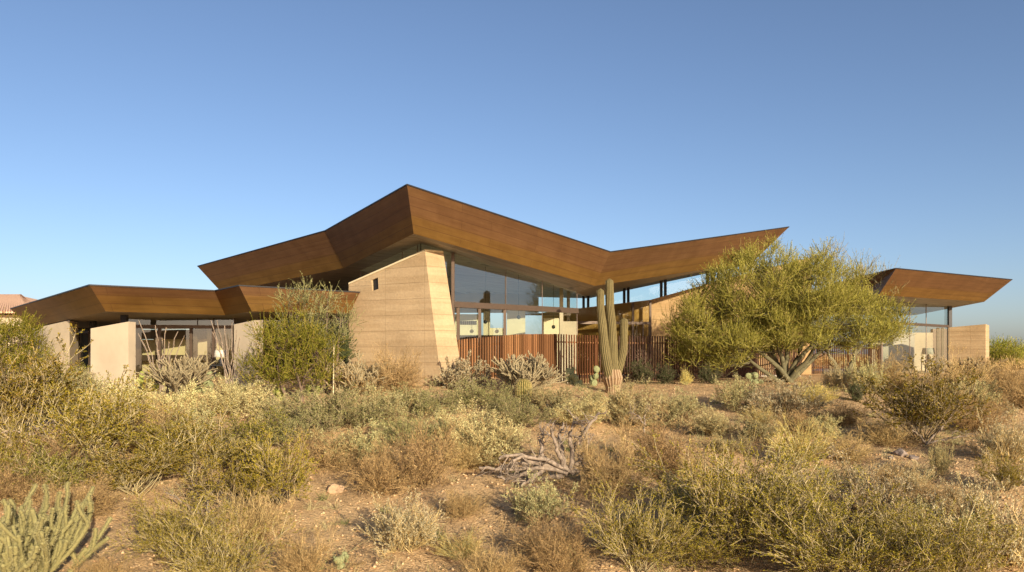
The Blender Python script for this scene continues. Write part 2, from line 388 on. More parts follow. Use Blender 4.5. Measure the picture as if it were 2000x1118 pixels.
o = len(gv); ring = [5, 6, 10, 9]; gv += [gv[k]+inn for k in ring]
for k in range(4): gf.append((ring[k], ring[(k+1) % 4], o+(k+1) % 4, o+k))
hole = [gv[o+k] for k in range(4)]
o = len(gv); gv += [BR, BR2, TR2, TR]; gf.append((o, o+1, o+2, o+3))
o = len(gv); gv += [BR2, BL2, TL2, TR2]; gf.append((o, o+1, o+2, o+3))
o = len(gv); gv += [BL2, BL, TL, TL2]; gf.append((o, o+1, o+2, o+3))
o = len(gv); gv += [TL, TR, TR2, TL2]; gf.append((o, o+1, o+2, o+3))
rw = mk('wall', gv, gf, M['rammed'], house, label='tapering banded rammed earth wall with a small square opening')
mk('vent_opening', hole, [(0, 1, 2, 3)], M['dark'], rw)  # dark pane in a shallow recess, paints in the shade inside the opening
cp = B(); up = np.array([0, 0, 0.05]); eo = np.array([0.0, -0.03, 0])
cp.hexa([TL+eo, TR+eo, TR+eo+up, TL+eo+up, TL2, TR2, TR2+up, TL2+up]); cp.build('coping', M['cream'], rw)  # pale strip added to paint in the sunlit top of the wall

# main glass wall: apex -> right corner
def lerp(a, b, t): return a+(b-a)*t
def on_seg(a, b, px):
    r = (px-1000)/F; t = (r*a[1]-a[0])/((b[0]-a[0])-r*(b[1]-a[1])); return a+(b-a)*t, t
FL = 0.62
g1 = Sa.copy(); g2 = Sr.copy()
def glass_wall(a, b, cuts, z0, ztop, mat, name, fr=M['frame'], mull=0.05, label=None, head=None, parent=None, thin=()):
    """row of panes between a and b (plan), split at photo x positions"""
    w = part_mesh = None
    pts = [a[:2]]+[on_seg(np.array([*a[:2], 0]), np.array([*b[:2], 0]), c)[0][:2] for c in cuts]+[b[:2]]
    f = part(name, label)
    for i, p in enumerate(pts):
        ww = 0.02 if i in thin else mull
        fb = B(); fb.bar((p[0], p[1], z0), (p[0], p[1], ztop(p[0], p[1])), ww, ww*1.6); fb.build('mullion', fr, f)
    if head:
        for h, th in head:
            d = np.array([*(b[:2]-a[:2]), 0]); d /= np.linalg.norm(d)
            fb = B(); fb.bar((a[0], a[1]-.012, h), (b[0], b[1]-.012, h), 0.16, th, np.array([-d[1], d[0], 0])); fb.build('header', fr, f)
    for i in range(len(pts)-1):
        p, q = pts[i], pts[i+1]
        mk('pane', [(p[0], p[1]+.01, z0), (q[0], q[1]+.01, z0), (q[0], q[1]+.01, ztop(*q)), (p[0], p[1]+.01, ztop(*p))], [(0, 1, 2, 3)], mat, f)
    return f
szt = lambda X, Y: soff_z(X, Y)
hz = 3.03
q0, _ = on_seg(g1, g2, 884)
# upper lights above the header, lower doors below it
glass_wall(g1, g2, [884, 988, 1059], hz+.08, szt, M['glass'], 'window', mull=0.07, thin=(0, 2, 3, 4), label='tall clerestory glazing of the living room')
glass_wall(q0, g2, [895, 937, 986, 1059], FL, lambda X, Y: hz-.08, M['glass'], 'window', mull=0.09, thin=(4, 5), head=[(hz, 0.17)], label='sliding glass doors of the living room')
pb = B(); p, _ = on_seg(g1, g2, 884); p2, _ = on_seg(g1, g2, 888)
pb.bar((p[0]+.02, p[1]-.1, FL), (p[0]+.02, p[1]-.1, soff_z(p[0], p[1])-.01), 0.09, 0.12); pb.build('post', M['frame'], house)
# clerestory over the rammed earth wall
glass_wall(Sl, g1, [786, 815], 3.2, szt, M['glass'], 'window', mull=0.03, thin=(0, 1, 2, 3), label='narrow glazing between rammed earth wall and roof')
# return glass from the free corner back
back = P(1150, 600, 33.5)
# interior
fl = B(); fl.box(-5.4, 2.0, 26.4, 33.2, 0.5, FL); fl.build('floor', M['floor'], house); fl = B(); fl.box(-5.4, 12.5, 33.2, 40.5, 0.5, FL); fl.build('floor', M['floor'], house)
fl = B(); fl.hexa([(-2.4, 22.2, .5), (2.1, 26, .5), (2.1, 26, FL+.004), (-2.4, 22.2, FL+.004), (-5.2, 25, .5), (2.1, 26.3, .5), (2.1, 26.3, FL+.004), (-5.2, 25, FL+.004)]); fl.build('floor', M['floor'], house)
def pw(x0, x1, ytop, d, name='wall', mat=M['cream'], ybot=None, th=0.25, z0=None):
    a = P(x0, ytop, d); b = P(x1, ytop, d); zb = (FL if z0 is None else z0) if ybot is None else P(0, ybot, d)[2]
    bb = B(); bb.box(a[0], b[0], d, d+th, zb, a[2]); return bb.build(name, mat, house)
pw(860, 1052, 570, 38.5, name='ceiling_beam', mat=M['plaster'], ybot=611)
w1 = pw(800, 936, 614, 28)
vb = B()
for k in range(9):
    a = P(896+4*k, 628, 27.95); vb.box(a[0], a[0]+.055, 27.95, 27.995, P(0, 634, 27.9)[2], P(0, 627, 27.9)[2])
vb.build('grille', M['frame'], w1)
pw(944, 957, 609, 28.4); pw(957, 988, 641, 28.5)
pw(990, 1026, 603, 28.2); pw(1062, 1092, 622, 29.5); pw(1097, 1128, 628, 30.5, mat=M['plaster'])
pw(1026, 1115, 612, 29.2, name='beam', mat=M['frame'], ybot=616, th=.2)
pw(890, 1050, 655, 27.2, name='counter', mat=M['frame'], th=.5)
for q in ((1.78, 27.7), (2.45, 33.4)):
    cb = B(); cb.bar((q[0], q[1], FL), (q[0], q[1], soff_z(*q)-.01), 0.13, 0.13); cb.build('post', M['plaster'], house)

# tall rammed earth wall behind the fence, with clerestory above
W = [P(1060, 611, 35.0), P(1127, 603, 35.0), P(1270, 586, 35.0), P(1418, 545, 35.4), P(1585, 503, 36.0)]
rb_ = B()
for a, b in zip(W[:-1], W[1:]):
    rb_.hexa([(a[0], a[1], .45), (b[0], b[1], .45), b, a, (a[0], a[1]+.6, .45), (b[0], b[1]+.6, .45), b+[0, .6, 0], a+[0, .6, 0]])
ww = rb_.build('wall', M['rammed2'], house, label='long rammed earth wall with rising top behind the fence')
cf = part('window', 'slim clerestory strip showing sky under the valley of the roof')
def wtop(px):
    for a, b in zip(W[:-1], W[1:]):
        q, t = on_seg(a, b, px)
        if -1e-6 <= t <= 1.000001: return q
    return W[-1]
for px in (1141, 1150, 1221, 1229, 1294, 1302, 1385, 1395):
    q = wtop(px); cl = B(); cl.bar((q[0], q[1]+.3, q[2]-.03), (q[0], q[1]+.3, soff_z(q[0], q[1]+.3)), 0.11, 0.14); cl.build('mullion', M['dark'], cf)
ps = [1062, 1127, 1185, 1270, 1350, 1418]
for x0, x1 in zip(ps[:-1], ps[1:]):
    a, b = wtop(x0), wtop(x1)
    mk('pane', [a+[0, .3, 0], b+[0, .3, 0], (b[0], b[1]+.3, soff_z(b[0], b[1]+.3)), (a[0], a[1]+.3, soff_z(a[0], a[1]+.3))], [(0, 1, 2, 3)], M['glass2'], cf)
# glass screen in front of the wall (olive tint)
ga, gb = P(1128, 600, 33.6), P(1270, 600, 34.4)
def scr_top(X, Y):
    return float(np.interp(X, [ga[0], gb[0]], [P(0, 603, 33.6)[2], P(0, 588, 34.4)[2]]))
glass_wall(ga, gb, [1236], FL, scr_top, M['glassd'], 'window', mull=0.09, thin=(0,), head=[(P(0, 631, 34)[2], 0.12)], label='tinted glass screen and door beside the long earth wall')
for px in (1243, 1256, 1268):
    fr = B(); a = P(px, 640, 34.3); fr.bar((a[0], 34.3, FL), (a[0], 34.3, P(0, 634, 34.3)[2]), .06, .08); fr.build('door_post', M['frame'], house)

# left wing: three plaster blade walls
def blade(pa, pb, pc, z0, mat, label):
    """front face a->b, end face b->c, px points with depths"""
    a, b, c = P(*pa), P(*pb), P(*pc); d = a+(c-b); bb = B()
    f = lambda p, z: (p[0], p[1], z)
    bb.hexa([f(a, z0), f(b, z0), b, a, f(d, z0), f(c, z0), c, (d[0], d[1], a[2]+(c[2]-b[2]))])
    return bb.build('wall', mat, house, label)
blade((64, 642, 26.3), (136, 626, 24.95), (153, 630.5, 26.2), .5, M['plaster'], 'plaster wall at the far left under the roof corner')
blade((177, 642, 21.2), (251, 628.5, 20.6), (265, 629.5, 20.95), .5, M['plaster'], 'freestanding plaster blade wall left of the glass doors')
blade((457, 634, 21.3), (496, 626, 20.75), (514, 625.5, 21.3), .5, M['plaster'], 'plaster blade wall right of the glass doors')
blade((1852, 640, 39.5), (1925, 633.5, 38.4), (1932, 636, 38.9), .4, M['rammed'], 'pale end wall at the right with sunlit edge')
lz = lambda X, Y: 2.70
FLl = 0.85
a, b = P(156, 600, 27.0), P(178, 600, 26.4)
glass_wall(a, b, [], .6, lambda X, Y: 2.3, M['glassl'], 'window', mull=.1, head=[(2.33, .1)], label='narrow window between the two left walls')
a, b = P(240, 600, 23.6), P(458, 600, 24.2)
glass_wall(a, b, [312, 374, 418], FLl, lambda X, Y: 2.38, M['glassl'], 'window', mull=0.08, head=[(2.42, 0.10)], label='glass doors of the left wing')
glass_wall(a, b, [386, 418], 2.47, lz, M['glassl'], 'window', mull=0.03, thin=(1,), label='clerestory over the left glass doors')
for px in (378, 414):
    fb = B(); q = P(px, 600, 24.2); fb.bar((q[0], 24.3, FLl), (q[0], 24.3, 2.36), .16, .06); fb.build('door_post', M['frame'], house)
a, b = P(508, 600, 23.6), P(684, 600, 24.2)
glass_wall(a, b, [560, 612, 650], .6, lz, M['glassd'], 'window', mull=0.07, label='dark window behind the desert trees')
fl = B(); fl.box(-18, -5.3, 24.3, 34, .4, FLl-.006); fl.build('floor', M['floor'], house)
def pl(x0, x1, ytop, d, mat=M['cream'], **k): return pw(x0, x1, ytop, d, mat=mat, z0=.6, **k)
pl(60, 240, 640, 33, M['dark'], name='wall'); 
pl(300, 420, 655, 25.1); pl(236, 300, 664, 25.2)
pl(380, 410, 640, 25.0, M['plaster'])
sb = B(); q = P(418, 640, 24.9); q2 = P(470, 640, 25.1); slab(q, q2, 2.5, 2.5, .6, .6, .2, 'wall', M['cream'], house)
sb = B(); q = P(286, 640, 25.4); sb.bar((q[0], 24.7, .8), (q[0], 24.7, 2.6), .3, .2); sb.bar((P(250, 0, 25.5)[0], 24.75, 2.2), (P(420, 0, 25.5)[0], 24.75, 2.2), .1, .3); sb.bar((P(262, 0, 25.5)[0], 24.78, 1.45), (P(420, 0, 25.5)[0], 24.78, 1.45), .1, .18); sb.build('partition', M['frame'], house)
pl(508, 684, 620, 31, M['dark'])  # near-black room wall, the dim interior is painted into its colour
for px in (182, 243):
    cb = B(); q = P(px, 600, 22.2 if px > 200 else 26); cb.bar((q[0], q[1], .6), (q[0], q[1], 2.70), .16, .16); cb.build('post', M['dark'], house)
# clutter on the plain dark wall: a blade of plaster behind
# right wing
ga, gb = P(1722, 600, 34.6), P(1852, 600, 39.6)
glass_wall(ga, gb, [1777, 1809], FL, lambda X, Y: 4.01, M['glass'], 'window', mull=.05, thin=(1, 2), head=[(2.98, .12)], label='tall corner glazing of the right wing')
cb = B(); cb.bar((gb[0]+.05, gb[1]-.05, FL), (gb[0]+.05, gb[1]-.05, 4.0), .16, .16)
cb.build('post', M['dark'], house, 'slim dark corner post under the right hand roof')
pw(1700, 1822, 650, 42.5, mat=M['plaster']); pw(1822, 1858, 643, 43, mat=M['frame'])
for px in (1834, 1843):
    fb = B(); q = P(px, 650, 39.3); fb.bar((q[0], q[1]+.1, FL), (q[0], q[1]+.1, 2.9), .14, .06); fb.build('door_post', M['frame'], house)
fl = B(); fl.box(17.0, 24.5, 39.7, 48, .5, FL-.01); fl.build('floor', M['floor'], house)

# ---------------------------------------------------------------- lamps
def lathe(prof, seg=20):
    v = []; f = []
    for r, z in prof:
        for k in range(seg):
            a = 2*math.pi*k/seg; v.append((r*math.cos(a), r*math.sin(a), z))
    for i in range(len(prof)-1):
        for k in range(seg):
            f.append((i*seg+k, i*seg+(k+1) % seg, (i+1)*seg+(k+1) % seg, (i+1)*seg+k))
    return v, f
def table_lamp(x, y0, y1, d, label, s=1.0):
    p = P(x, y1, d); t = thing('table_lamp', label, 'lamp', p, 'table lamps indoors')
    h = (y1-y0)/F*d
    v, f = lathe([(h*.42, h*.5), (h*.5, h*.5), (h*.40, h), (h*.38, h)]); mk('lamp_shade', v, f, M['white'], t, local=True, smooth=True)
    v, f = lathe([(0, 0), (h*.28, 0), (h*.3, .02), (h*.12, h*.1), (h*.22, h*.25), (h*.1, h*.42), (h*.03, h*.55), (0, h*.56)]); mk('lamp_base', v, f, M['dark'], t, local=True, smooth=True)
table_lamp(432, 684, 712, 23.2, 'white shaded lamp behind the ocotillo beside the left glass doors')
table_lamp(1813, 680, 705, 40.5, 'white shaded lamp seen low through the right wing glass')
def small_table(x, y, d, label):
    p = P(x, y, d); g = float(gz(p[0], p[1])); g = max(g, FLl if x < 600 else FL); t = thing('side_table', label, 'table', (p[0], p[1], g)); h = p[2]-g-.006
    b = B(); b.box(-.28, .28, -.22, .22, h-.04, h); mk('table_top', b.v, b.f, M['dark'], t, local=True)
    for sx in (-.25, .25):
        for sy in (-.19, .19):
            b = B(); b.box(sx-.02, sx+.02, sy-.02, sy+.02, 0, h-.04); mk('leg', b.v, b.f, M['dark'], t, local=True)
small_table(432, 712, 23.2, 'small dark table under the lamp by the left glass doors')
small_table(1813, 705, 40.5, 'small dark table under the lamp in the right wing')
for x, y, d, lab in ((948, 629, 27, 'round dark pendant lamp in the narrow glass panel'), (1013, 620, 27, 'round dark pendant lamp before the pale inner pillar'), (1081, 639, 27, 'round dark pendant lamp at the right of the living room')):
    p = P(x, y, d); t = thing('pendant_lamp', lab, 'lamp', p, 'pendant lamps in the living room')
    v, f = lathe([(0, -.07), (.045, -.055), (.07, 0), (.045, .055), (0, .07)], 14); mk('globe', v, f, M['dark'], t, local=True, smooth=True)
    b = B(); b.bar((0, 0, .06), (0, 0, soff_z(p[0], p[1])-p[2]), .012, .012); mk('cable', b.v, b.f, M['dark'], t, local=True)

# ---------------------------------------------------------------- the slat fence
FT = [(893, 664, 21.9), (984, 655.6, 23.0), (1022, 653, 23.7), (1088, 653, 25.0), (1169, 655.6, 26.2), (1306, 657, 27.8), (1480, 664, 33.0), (1590, 668.7, 36.9), (1660, 671.5, 39.5), (1720, 673, 42)]
fence = thing('slat_fence', 'fence of upright rusty steel slats running before the glass room and the long earth wall', 'fence', (2, 27, .6))
for i in range(len(FT)-1):
    a, b = P(*FT[i]), P(*FT[i+1]); L2 = np.linalg.norm((b-a)[:2]); n = int(L2/(0.095 if i < 3 else (.16 if i == 6 else .2 if i > 6 else .115))); t = (b-a)*[1, 1, 0]; t /= np.linalg.norm(t)
    bb = B()
    for k in range(n):
        p = lerp(a, b, (k+.5)/n); g = float(gz(p[0], p[1]))-.05
        j = np.array([random.uniform(-.004, .004), 0, 0])
        bb.bar((p[0], p[1], g), p+j+[0, 0, random.uniform(-.006, .006)], 0.038 if i < 3 else .026, 0.06 if i < 3 else .045, t)
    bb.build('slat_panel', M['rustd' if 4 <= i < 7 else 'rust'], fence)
    off = np.array([-t[1], t[0], 0])*.07
    ga_ = float(gz(a[0], a[1])); gb_ = float(gz(b[0], b[1]))
    rl = B(); rl.bar((a[0]+off[0], a[1]+off[1], ga_+.3), (b[0]+off[0], b[1]+off[1], gb_+.3), .04, .05, t*0+[0, 0, 1.0]); rl.build('rail', M['rust'], fence); rl = B()
    rl.bar(a+off-[0, 0, .25], b+off-[0, 0, .25], .04, .05, np.array([0, 0, 1.0])); rl.build('rail', M['rust'], fence)
    ps_ = B(); ps_.bar((b[0]+off[0]*1.8, b[1]+off[1]*1.8, gb_-.1), b+off*1.8-[0, 0, .1], .07, .07); ps_.build('post', M['rust'], fence)

# two pale stakes
for x, y0, y1, d, lab in ((651, 664, 712, 19.0, 'pale upright stake right of the green tree before the rammed earth wall'),):
    p = P(x, y1, d); g = float(gz(p[0], p[1])); q = P(x, y0, d); b = B(); b.bar((p[0], p[1], g-.1), (p[0]+.02, p[1], q[2]), .022, .022)
    o = b.build('garden_stake', M['cream']); o['label'] = lab; o['category'] = 'stake'

# ---------------------------------------------------------------- neighbour's tiled house
nb = thing('neighbour_house', 'distant house with a terracotta tiled hip roof at the far left edge', 'house', (-40, 62, .6))
b = B(); b.box(-52, -38.5, 60, 75, -.5, 4.6); b.build('wall', M['plaster'], nb)
e = 5.1; rv = [P(-120, 612, 59), P(88, 612, 59), np.array([-37, 76, P(88, 612, 59)[2]]), np.array([-54, 76, P(88, 612, 59)[2]]), P(-20, 578, 67), P(40, 578, 67)]
rf = mk('roof', rv, [(0, 1, 5, 4), (1, 2, 5), (2, 3, 4, 5), (3, 0, 4)], M['tile'], nb)
tb = B()
for k in range(40):
    t = k/39; lo = lerp(rv[0], rv[1], t); hi = lerp(rv[4], rv[5], min(1, max(0, (t-.25)/.6)))
    tb.bar(lo+[0, -.02, .06], hi+[0, -.02, .06], .13, .14, np.array([1.0, 0, 0]))
tb.build('tile_rows', M['tile'], rf)

# ---------------------------------------------------------------- plant generators (numpy)
def rnd(n, rng): 
    v = rng.normal(size=(n, 3)); return v/np.linalg.norm(v, axis=1, keepdims=True)
def nrmz(v): return v/np.maximum(np.linalg.norm(v, axis=-1, keepdims=True), 1e-9)
def grow(o, d, ln, K, wig, up, rng):
    n = len(o); P_ = np.zeros((n, K, 3)); P_[:, 0] = o; d = nrmz(d.copy())
    st = (np.asarray(ln)*np.ones(n))/(K-1)
    for k in range(1, K):
        d = nrmz(d+rng.normal(size=(n, 3))*wig+np.array([0, 0, up])); P_[:, k] = P_[:, k-1]+d*st[:, None]
    return P_
def spawn(paths, n, t0, t1, rng):
    N_, K, _ = paths.shape; idx = np.repeat(np.arange(N_), n); t = rng.uniform(t0, t1, len(idx))*(K-1)
    i = np.minimum(t.astype(int), K-2); f = (t-i)[:, None]; a = paths[idx, i]; b = paths[idx, i+1]
    return a+(b-a)*f, nrmz(b-a), idx
def tubes(paths, r0, r1, sides=3):
    N_, K, _ = paths.shape; t = np.zeros_like(paths); t[:, 1:-1] = paths[:, 2:]-paths[:, :-2]; t[:, 0] = paths[:, 1]-paths[:, 0]; t[:, -1] = paths[:, -1]-paths[:, -2]
    t = nrmz(t); ref = np.where(np.abs(t[..., 2:3]) < .9, np.array([0, 0, 1.0]), np.array([1.0, 0, 0])); s = nrmz(np.cross(t, ref)); u = np.cross(t, s)
    r0 = np.asarray(r0)*np.ones(N_); r1 = np.asarray(r1)*np.ones(N_)
    r = r0[:, None]+(r1-r0)[:, None]*np.linspace(0, 1, K)[None]
    a = np.arange(sides)*2*np.pi/sides
    v = paths[:, :, None]+r[:, :, None, None]*(np.cos(a)[None, None, :, None]*s[:, :, None]+np.sin(a)[None, None, :, None]*u[:, :, None])
    idx = np.arange(N_*K*sides).reshape(N_, K, sides); nx = np.roll(idx, -1, 2)
    q = np.stack([idx[:, :-1], nx[:, :-1], nx[:, 1:], idx[:, 1:]], -1).reshape(-1, 4)
    return v.reshape(-1, 3), q
def leaves(pos, d, ln, w, rng):
    n = len(pos); side = nrmz(np.cross(d, rnd(n, rng))); ln = (np.asarray(ln)*np.ones(n))[:, None]*rng.uniform(.7, 1.3, (n, 1)); w = w*rng.uniform(.7, 1.3, (n, 1))
    v = np.stack([pos, pos+d*ln*.5+side*w*.5, pos+d*ln, pos+d*ln*.5-side*w*.5], 1).reshape(-1, 3)
    return v, np.arange(n*4).reshape(n, 4)
def cat(parts):
    vs = []; qs = []; o = 0
    for v, q in parts: vs.append(v); qs.append(q+o); o += len(v)
    return np.concatenate(vs), np.concatenate(qs)

def shrub_meshes(kind, seed, rng=None):
    """returns (branches mesh, foliage mesh, height, width)"""
    K = KINDS[kind]; rng = np.random.default_rng(seed); ns = K['n']
    az = rng.uniform(0, 2*np.pi, ns); tilt = np.radians(K['tilt'])*np.sqrt(rng.uniform(0.02, 1, ns))
    d = np.stack([np.sin(tilt)*np.cos(az), np.sin(tilt)*np.sin(az), np.cos(tilt)], 1)
    # lobes make the outline uneven
    ph = rng.uniform(0, 6.28, 3); lob = 1+.22*np.sin(2*az+ph[0])+.15*np.sin(3*az+ph[1])+.1*np.sin(5*az+ph[2])
    ln = K['h']*rng.uniform(.65, 1.08, ns)*lob*(1-(K.get('flat', .25))*np.sin(tilt))
    o = np.stack([rng.normal(size=ns)*K['base'], rng.normal(size=ns)*K['base'], np.full(ns, -.03)], 1)
    p0 = grow(o, d, ln, 6, K['wig'], K['up'], rng); br = [tubes(p0, K['r'], K['r']*.4)]
    a, dd, _ = spawn(p0, K['n1'], K.get('t0', .3), 1, rng)
    p1 = grow(a, nrmz(dd+rnd(len(a), rng)*K['ang']), K['l1']*rng.uniform(.6, 1.2, len(a)), 4, K['wig'], K['up'], rng)
    p1[..., 2] = np.maximum(p1[..., 2], .02)
    br.append(tubes(p1, K['r']*.5, K['r']*.3))
    p2 = p1
    if K['n2']:
        a, dd, _ = spawn(p1, K['n2'], .2, 1, rng)
        p2 = grow(a, nrmz(dd+rnd(len(a), rng)*K['ang']), K['l2']*rng.uniform(.6, 1.2, len(a)), 3, K['wig'], K['up'], rng)
        p2[..., 2] = np.maximum(p2[..., 2], .01)
        br.append(tubes(p2, K['r']*.32, K['r']*.2))
    lv, ld, _ = spawn(p2, K['nl'], .15, 1, rng)
    ld = nrmz(ld+rnd(len(lv), rng)*K.get('la', .9))
    fo = leaves(lv, ld, K['ll'], K['lw'], rng)
    v, q = cat(br); m1 = npmesh(kind+'_branches', v, q, M[K['bm']])
    m2 = npmesh(kind+'_foliage', fo[0], fo[1], M[K['lm']])
    allz = np.percentile(fo[0][:, 2], 99); wd = np.percentile(np.abs(fo[0][:, 0]), 98)*2
    return m1, m2, allz, wd
KINDS = {
 'creosote': dict(n=34, tilt=48, h=1.25, base=.07, wig=.13, up=.05, r=.010, n1=7, l1=.38, ang=.7, n2=5, l2=.15, nl=15, ll=.028, lw=.015, t0=.35, bm='twigg', lm='creo'),
 'creosote_near': dict(n=46, tilt=50, h=1.2, base=.08, wig=.14, up=.05, r=.0075, n1=8, l1=.36, ang=.7, n2=6, l2=.14, nl=16, ll=.0175, lw=.010, t0=.3, bm='twigg', lm='creo'),
 'green': dict(n=36, tilt=50, h=1.2, base=.08, wig=.13, up=.05, r=.009, n1=8, l1=.38, ang=.8, n2=4, l2=.16, nl=12, ll=.03, lw=.016, t0=.25, bm='twigg', lm='green'),
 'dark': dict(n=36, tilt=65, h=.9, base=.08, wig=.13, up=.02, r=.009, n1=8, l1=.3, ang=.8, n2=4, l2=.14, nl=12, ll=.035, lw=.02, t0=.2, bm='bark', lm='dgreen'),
 'grey': dict(n=38, tilt=78, h=.72, base=.10, wig=.16, up=.07, r=.005, n1=8, l1=.22, ang=.7, n2=6, l2=.1, nl=8, ll=.026, lw=.012, t0=.3, bm='twig', lm='greyleaf', flat=.12),
 'silver': dict(n=60, tilt=80, h=.62, base=.10, wig=.14, up=.09, r=.005, n1=9, l1=.18, ang=.7, n2=3, l2=.09, nl=9, ll=.02, lw=.010, t0=.35, bm='twig', lm='silver', flat=.12),
 'olive': dict(n=38, tilt=74, h=.85, base=.10, wig=.16, up=.07, r=.006, n1=8, l1=.24, ang=.7, n2=6, l2=.12, nl=9, ll=.024, lw=.011, t0=.3, bm='twigg', lm='mesq', flat=.12),
 'twiggy': dict(n=44, tilt=76, h=.72, base=.09, wig=.2, up=.05, r=.0055, n1=10, l1=.26, ang=.8, n2=7, l2=.14, nl=3, ll=.02, lw=.005, t0=.15, bm='twig', lm='brown', flat=.1),
 'brown': dict(n=46, tilt=72, h=.68, base=.09, wig=.18, up=.05, r=.005, n1=10, l1=.24, ang=.7, n2=7, l2=.13, nl=4, ll=.024, lw=.005, t0=.15, bm='twig', lm='brown', flat=.1),
 'straw': dict(n=46, tilt=72, h=.68, base=.10, wig=.14, up=.09, r=.0045, n1=10, l1=.22, ang=.55, n2=6, l2=.12, nl=7, ll=.034, lw=.008, t0=.2, bm='twig', lm='straw', flat=.1),
 'dome': dict(n=90, tilt=86, h=.55, base=.08, wig=.06, up=.02, r=.006, n1=9, l1=.12, ang=.6, n2=3, l2=.05, nl=7, ll=.034, lw=.02, t0=.5, bm='twig', lm='silver', flat=0.0),
 'grass': dict(n=150, tilt=62, h=.62, base=.08, wig=.07, up=-.04, r=.0035, n1=5, l1=.22, ang=.35, n2=0, l2=0, nl=8, ll=.06, lw=.006, t0=.3, bm='straw', lm='gold', flat=.1, la=.4),
}
NAMES = {'creosote': ('creosote_bush', 'shrub'), 'creosote_near': ('creosote_bush', 'shrub'), 'green': ('green_shrub', 'shrub'), 'dark': ('dark_shrub', 'shrub'), 'grey': ('grey_shrub', 'shrub'),
 'silver': ('silver_shrub', 'shrub'), 'olive': ('olive_shrub', 'shrub'), 'twiggy': ('twiggy_shrub', 'shrub'), 'brown': ('dry_shrub', 'shrub'), 'straw': ('straw_shrub', 'shrub'), 'dome': ('domed_shrub', 'shrub'), 'grass': ('grass_tuft', 'grass tuft')}
CACHE = {}
def get(kind, i):
    k = (kind, i)
    if k not in CACHE: CACHE[k] = shrub_meshes(kind, 11+i*17+len(kind))
    return CACHE[k]
cnt = {}
def shrub(kind, x, yb, yt, w, label, d=None):
    """base centre at photo pixel (x, yb); top at yt; width w pixels"""
    i = cnt.get(kind, 0); cnt[kind] = i+1
    m1, m2, h, wd = get(kind, i % 3)
    if d is None:
        X, Y = G(x, yb); Y = min(Y, float(np.interp(x, [0, 860, 880, 1000, 1090, 1170, 1306, 1480, 1650, 1750], [20.2, 20.2, 20.6, 22.3, 23.8, 25, 26.3, 29, 34, 34]))); X = (x-1000)/F*Y
    else: Y = d; X = (x-1000)/F*d
    z = float(gz(X, Y)); H_ = max(.12, ZC+(HY-yt)/F*Y-z); Wd = .92*w/F*Y
    nm, ct = NAMES[kind]
    t = thing(nm, label, ct, (X, Y, z-.01), nm.replace('_', ' ')+'s on the slope', random.uniform(0, 6.28))
    s = Wd/wd; t.scale = (s, s, H_/h)
    link('branches', m1, t); link('foliage', m2, t)

# ---- trees with envelope crowns
def tree(name, label, base, clumps, limbs, leafmat, barkmat, seed, r0=.16, sprays=26, slen=.32, nl=8, ll=.035, lw=.012, csz=.42, up=.5, group=None, twm=None):
    rng = np.random.default_rng(seed); base = np.array(base, float)
    t = thing(name, label, 'tree', base, group)
    lp = np.array([grow(np.array([[rng.normal()*.12, rng.normal()*.12, -.1]]), np.array([l])*1.0, np.linalg.norm(l), 9, .16, .03, rng)[0] for l in limbs])
    # pull each limb's end to its target
    for k, l in enumerate(limbs):
        e = np.array(l)-lp[k, -1]; lp[k] += e[None]*np.linspace(0, 1, 9)[:, None]**1.5
    tr = [tubes(lp, r0, r0*.22, 7)]
    clumps = np.array(clumps)
    pts = lp.reshape(-1, 3)
    bp = []
    for c in clumps:
        dd = np.linalg.norm(pts-c, axis=1)+np.where(pts[:, 2] > c[2]+.1, 2., 0)+np.where(pts[:, 2] < .5, 3, 0)
        s = pts[np.argmin(dd)]; tt = np.linspace(0, 1, 6)[:, None]
        p = s+(c-s)*tt; p[1:-1] += rng.normal(size=(4, 3))*.05*np.linalg.norm(c-s); p[:, 2] -= .12*np.sin(np.pi*tt[:, 0])*np.linalg.norm(c-s); bp.append(p)
    bp = np.array(bp); tr.append(tubes(bp, r0*.18, r0*.05, 4))
    v, q = cat(tr); link('trunk', npmesh(name+'_trunk', v, q, M[barkmat], True), t)
    n = len(clumps); idx = np.repeat(np.arange(n), sprays); csr = csz*rng.uniform(.6, 1.3, n)
    off = rnd(len(idx), rng)*(rng.uniform(0, 1, (len(idx), 1))**.5)*csr[idx][:, None]; off[:, 2] *= .75
    o = clumps[idx]+off; d = nrmz(off/csz*.8+np.array([0, 0, up])+rng.normal(size=(len(idx), 3))*.35)
    sp_ = grow(o, d, slen*rng.uniform(.5, 1.2, len(idx)), 4, .1, .03, rng)
    a, dd, _ = spawn(sp_, nl, 0, 1, rng)
    fo = leaves(a, nrmz(dd+rnd(len(a), rng)*.6), ll, lw, rng)
    tw = tubes(sp_, .007, .003)
    v, q = cat([fo, tw]); link('crown', npmesh(name+'_crown', v, q, M[leafmat]), t)
    return t
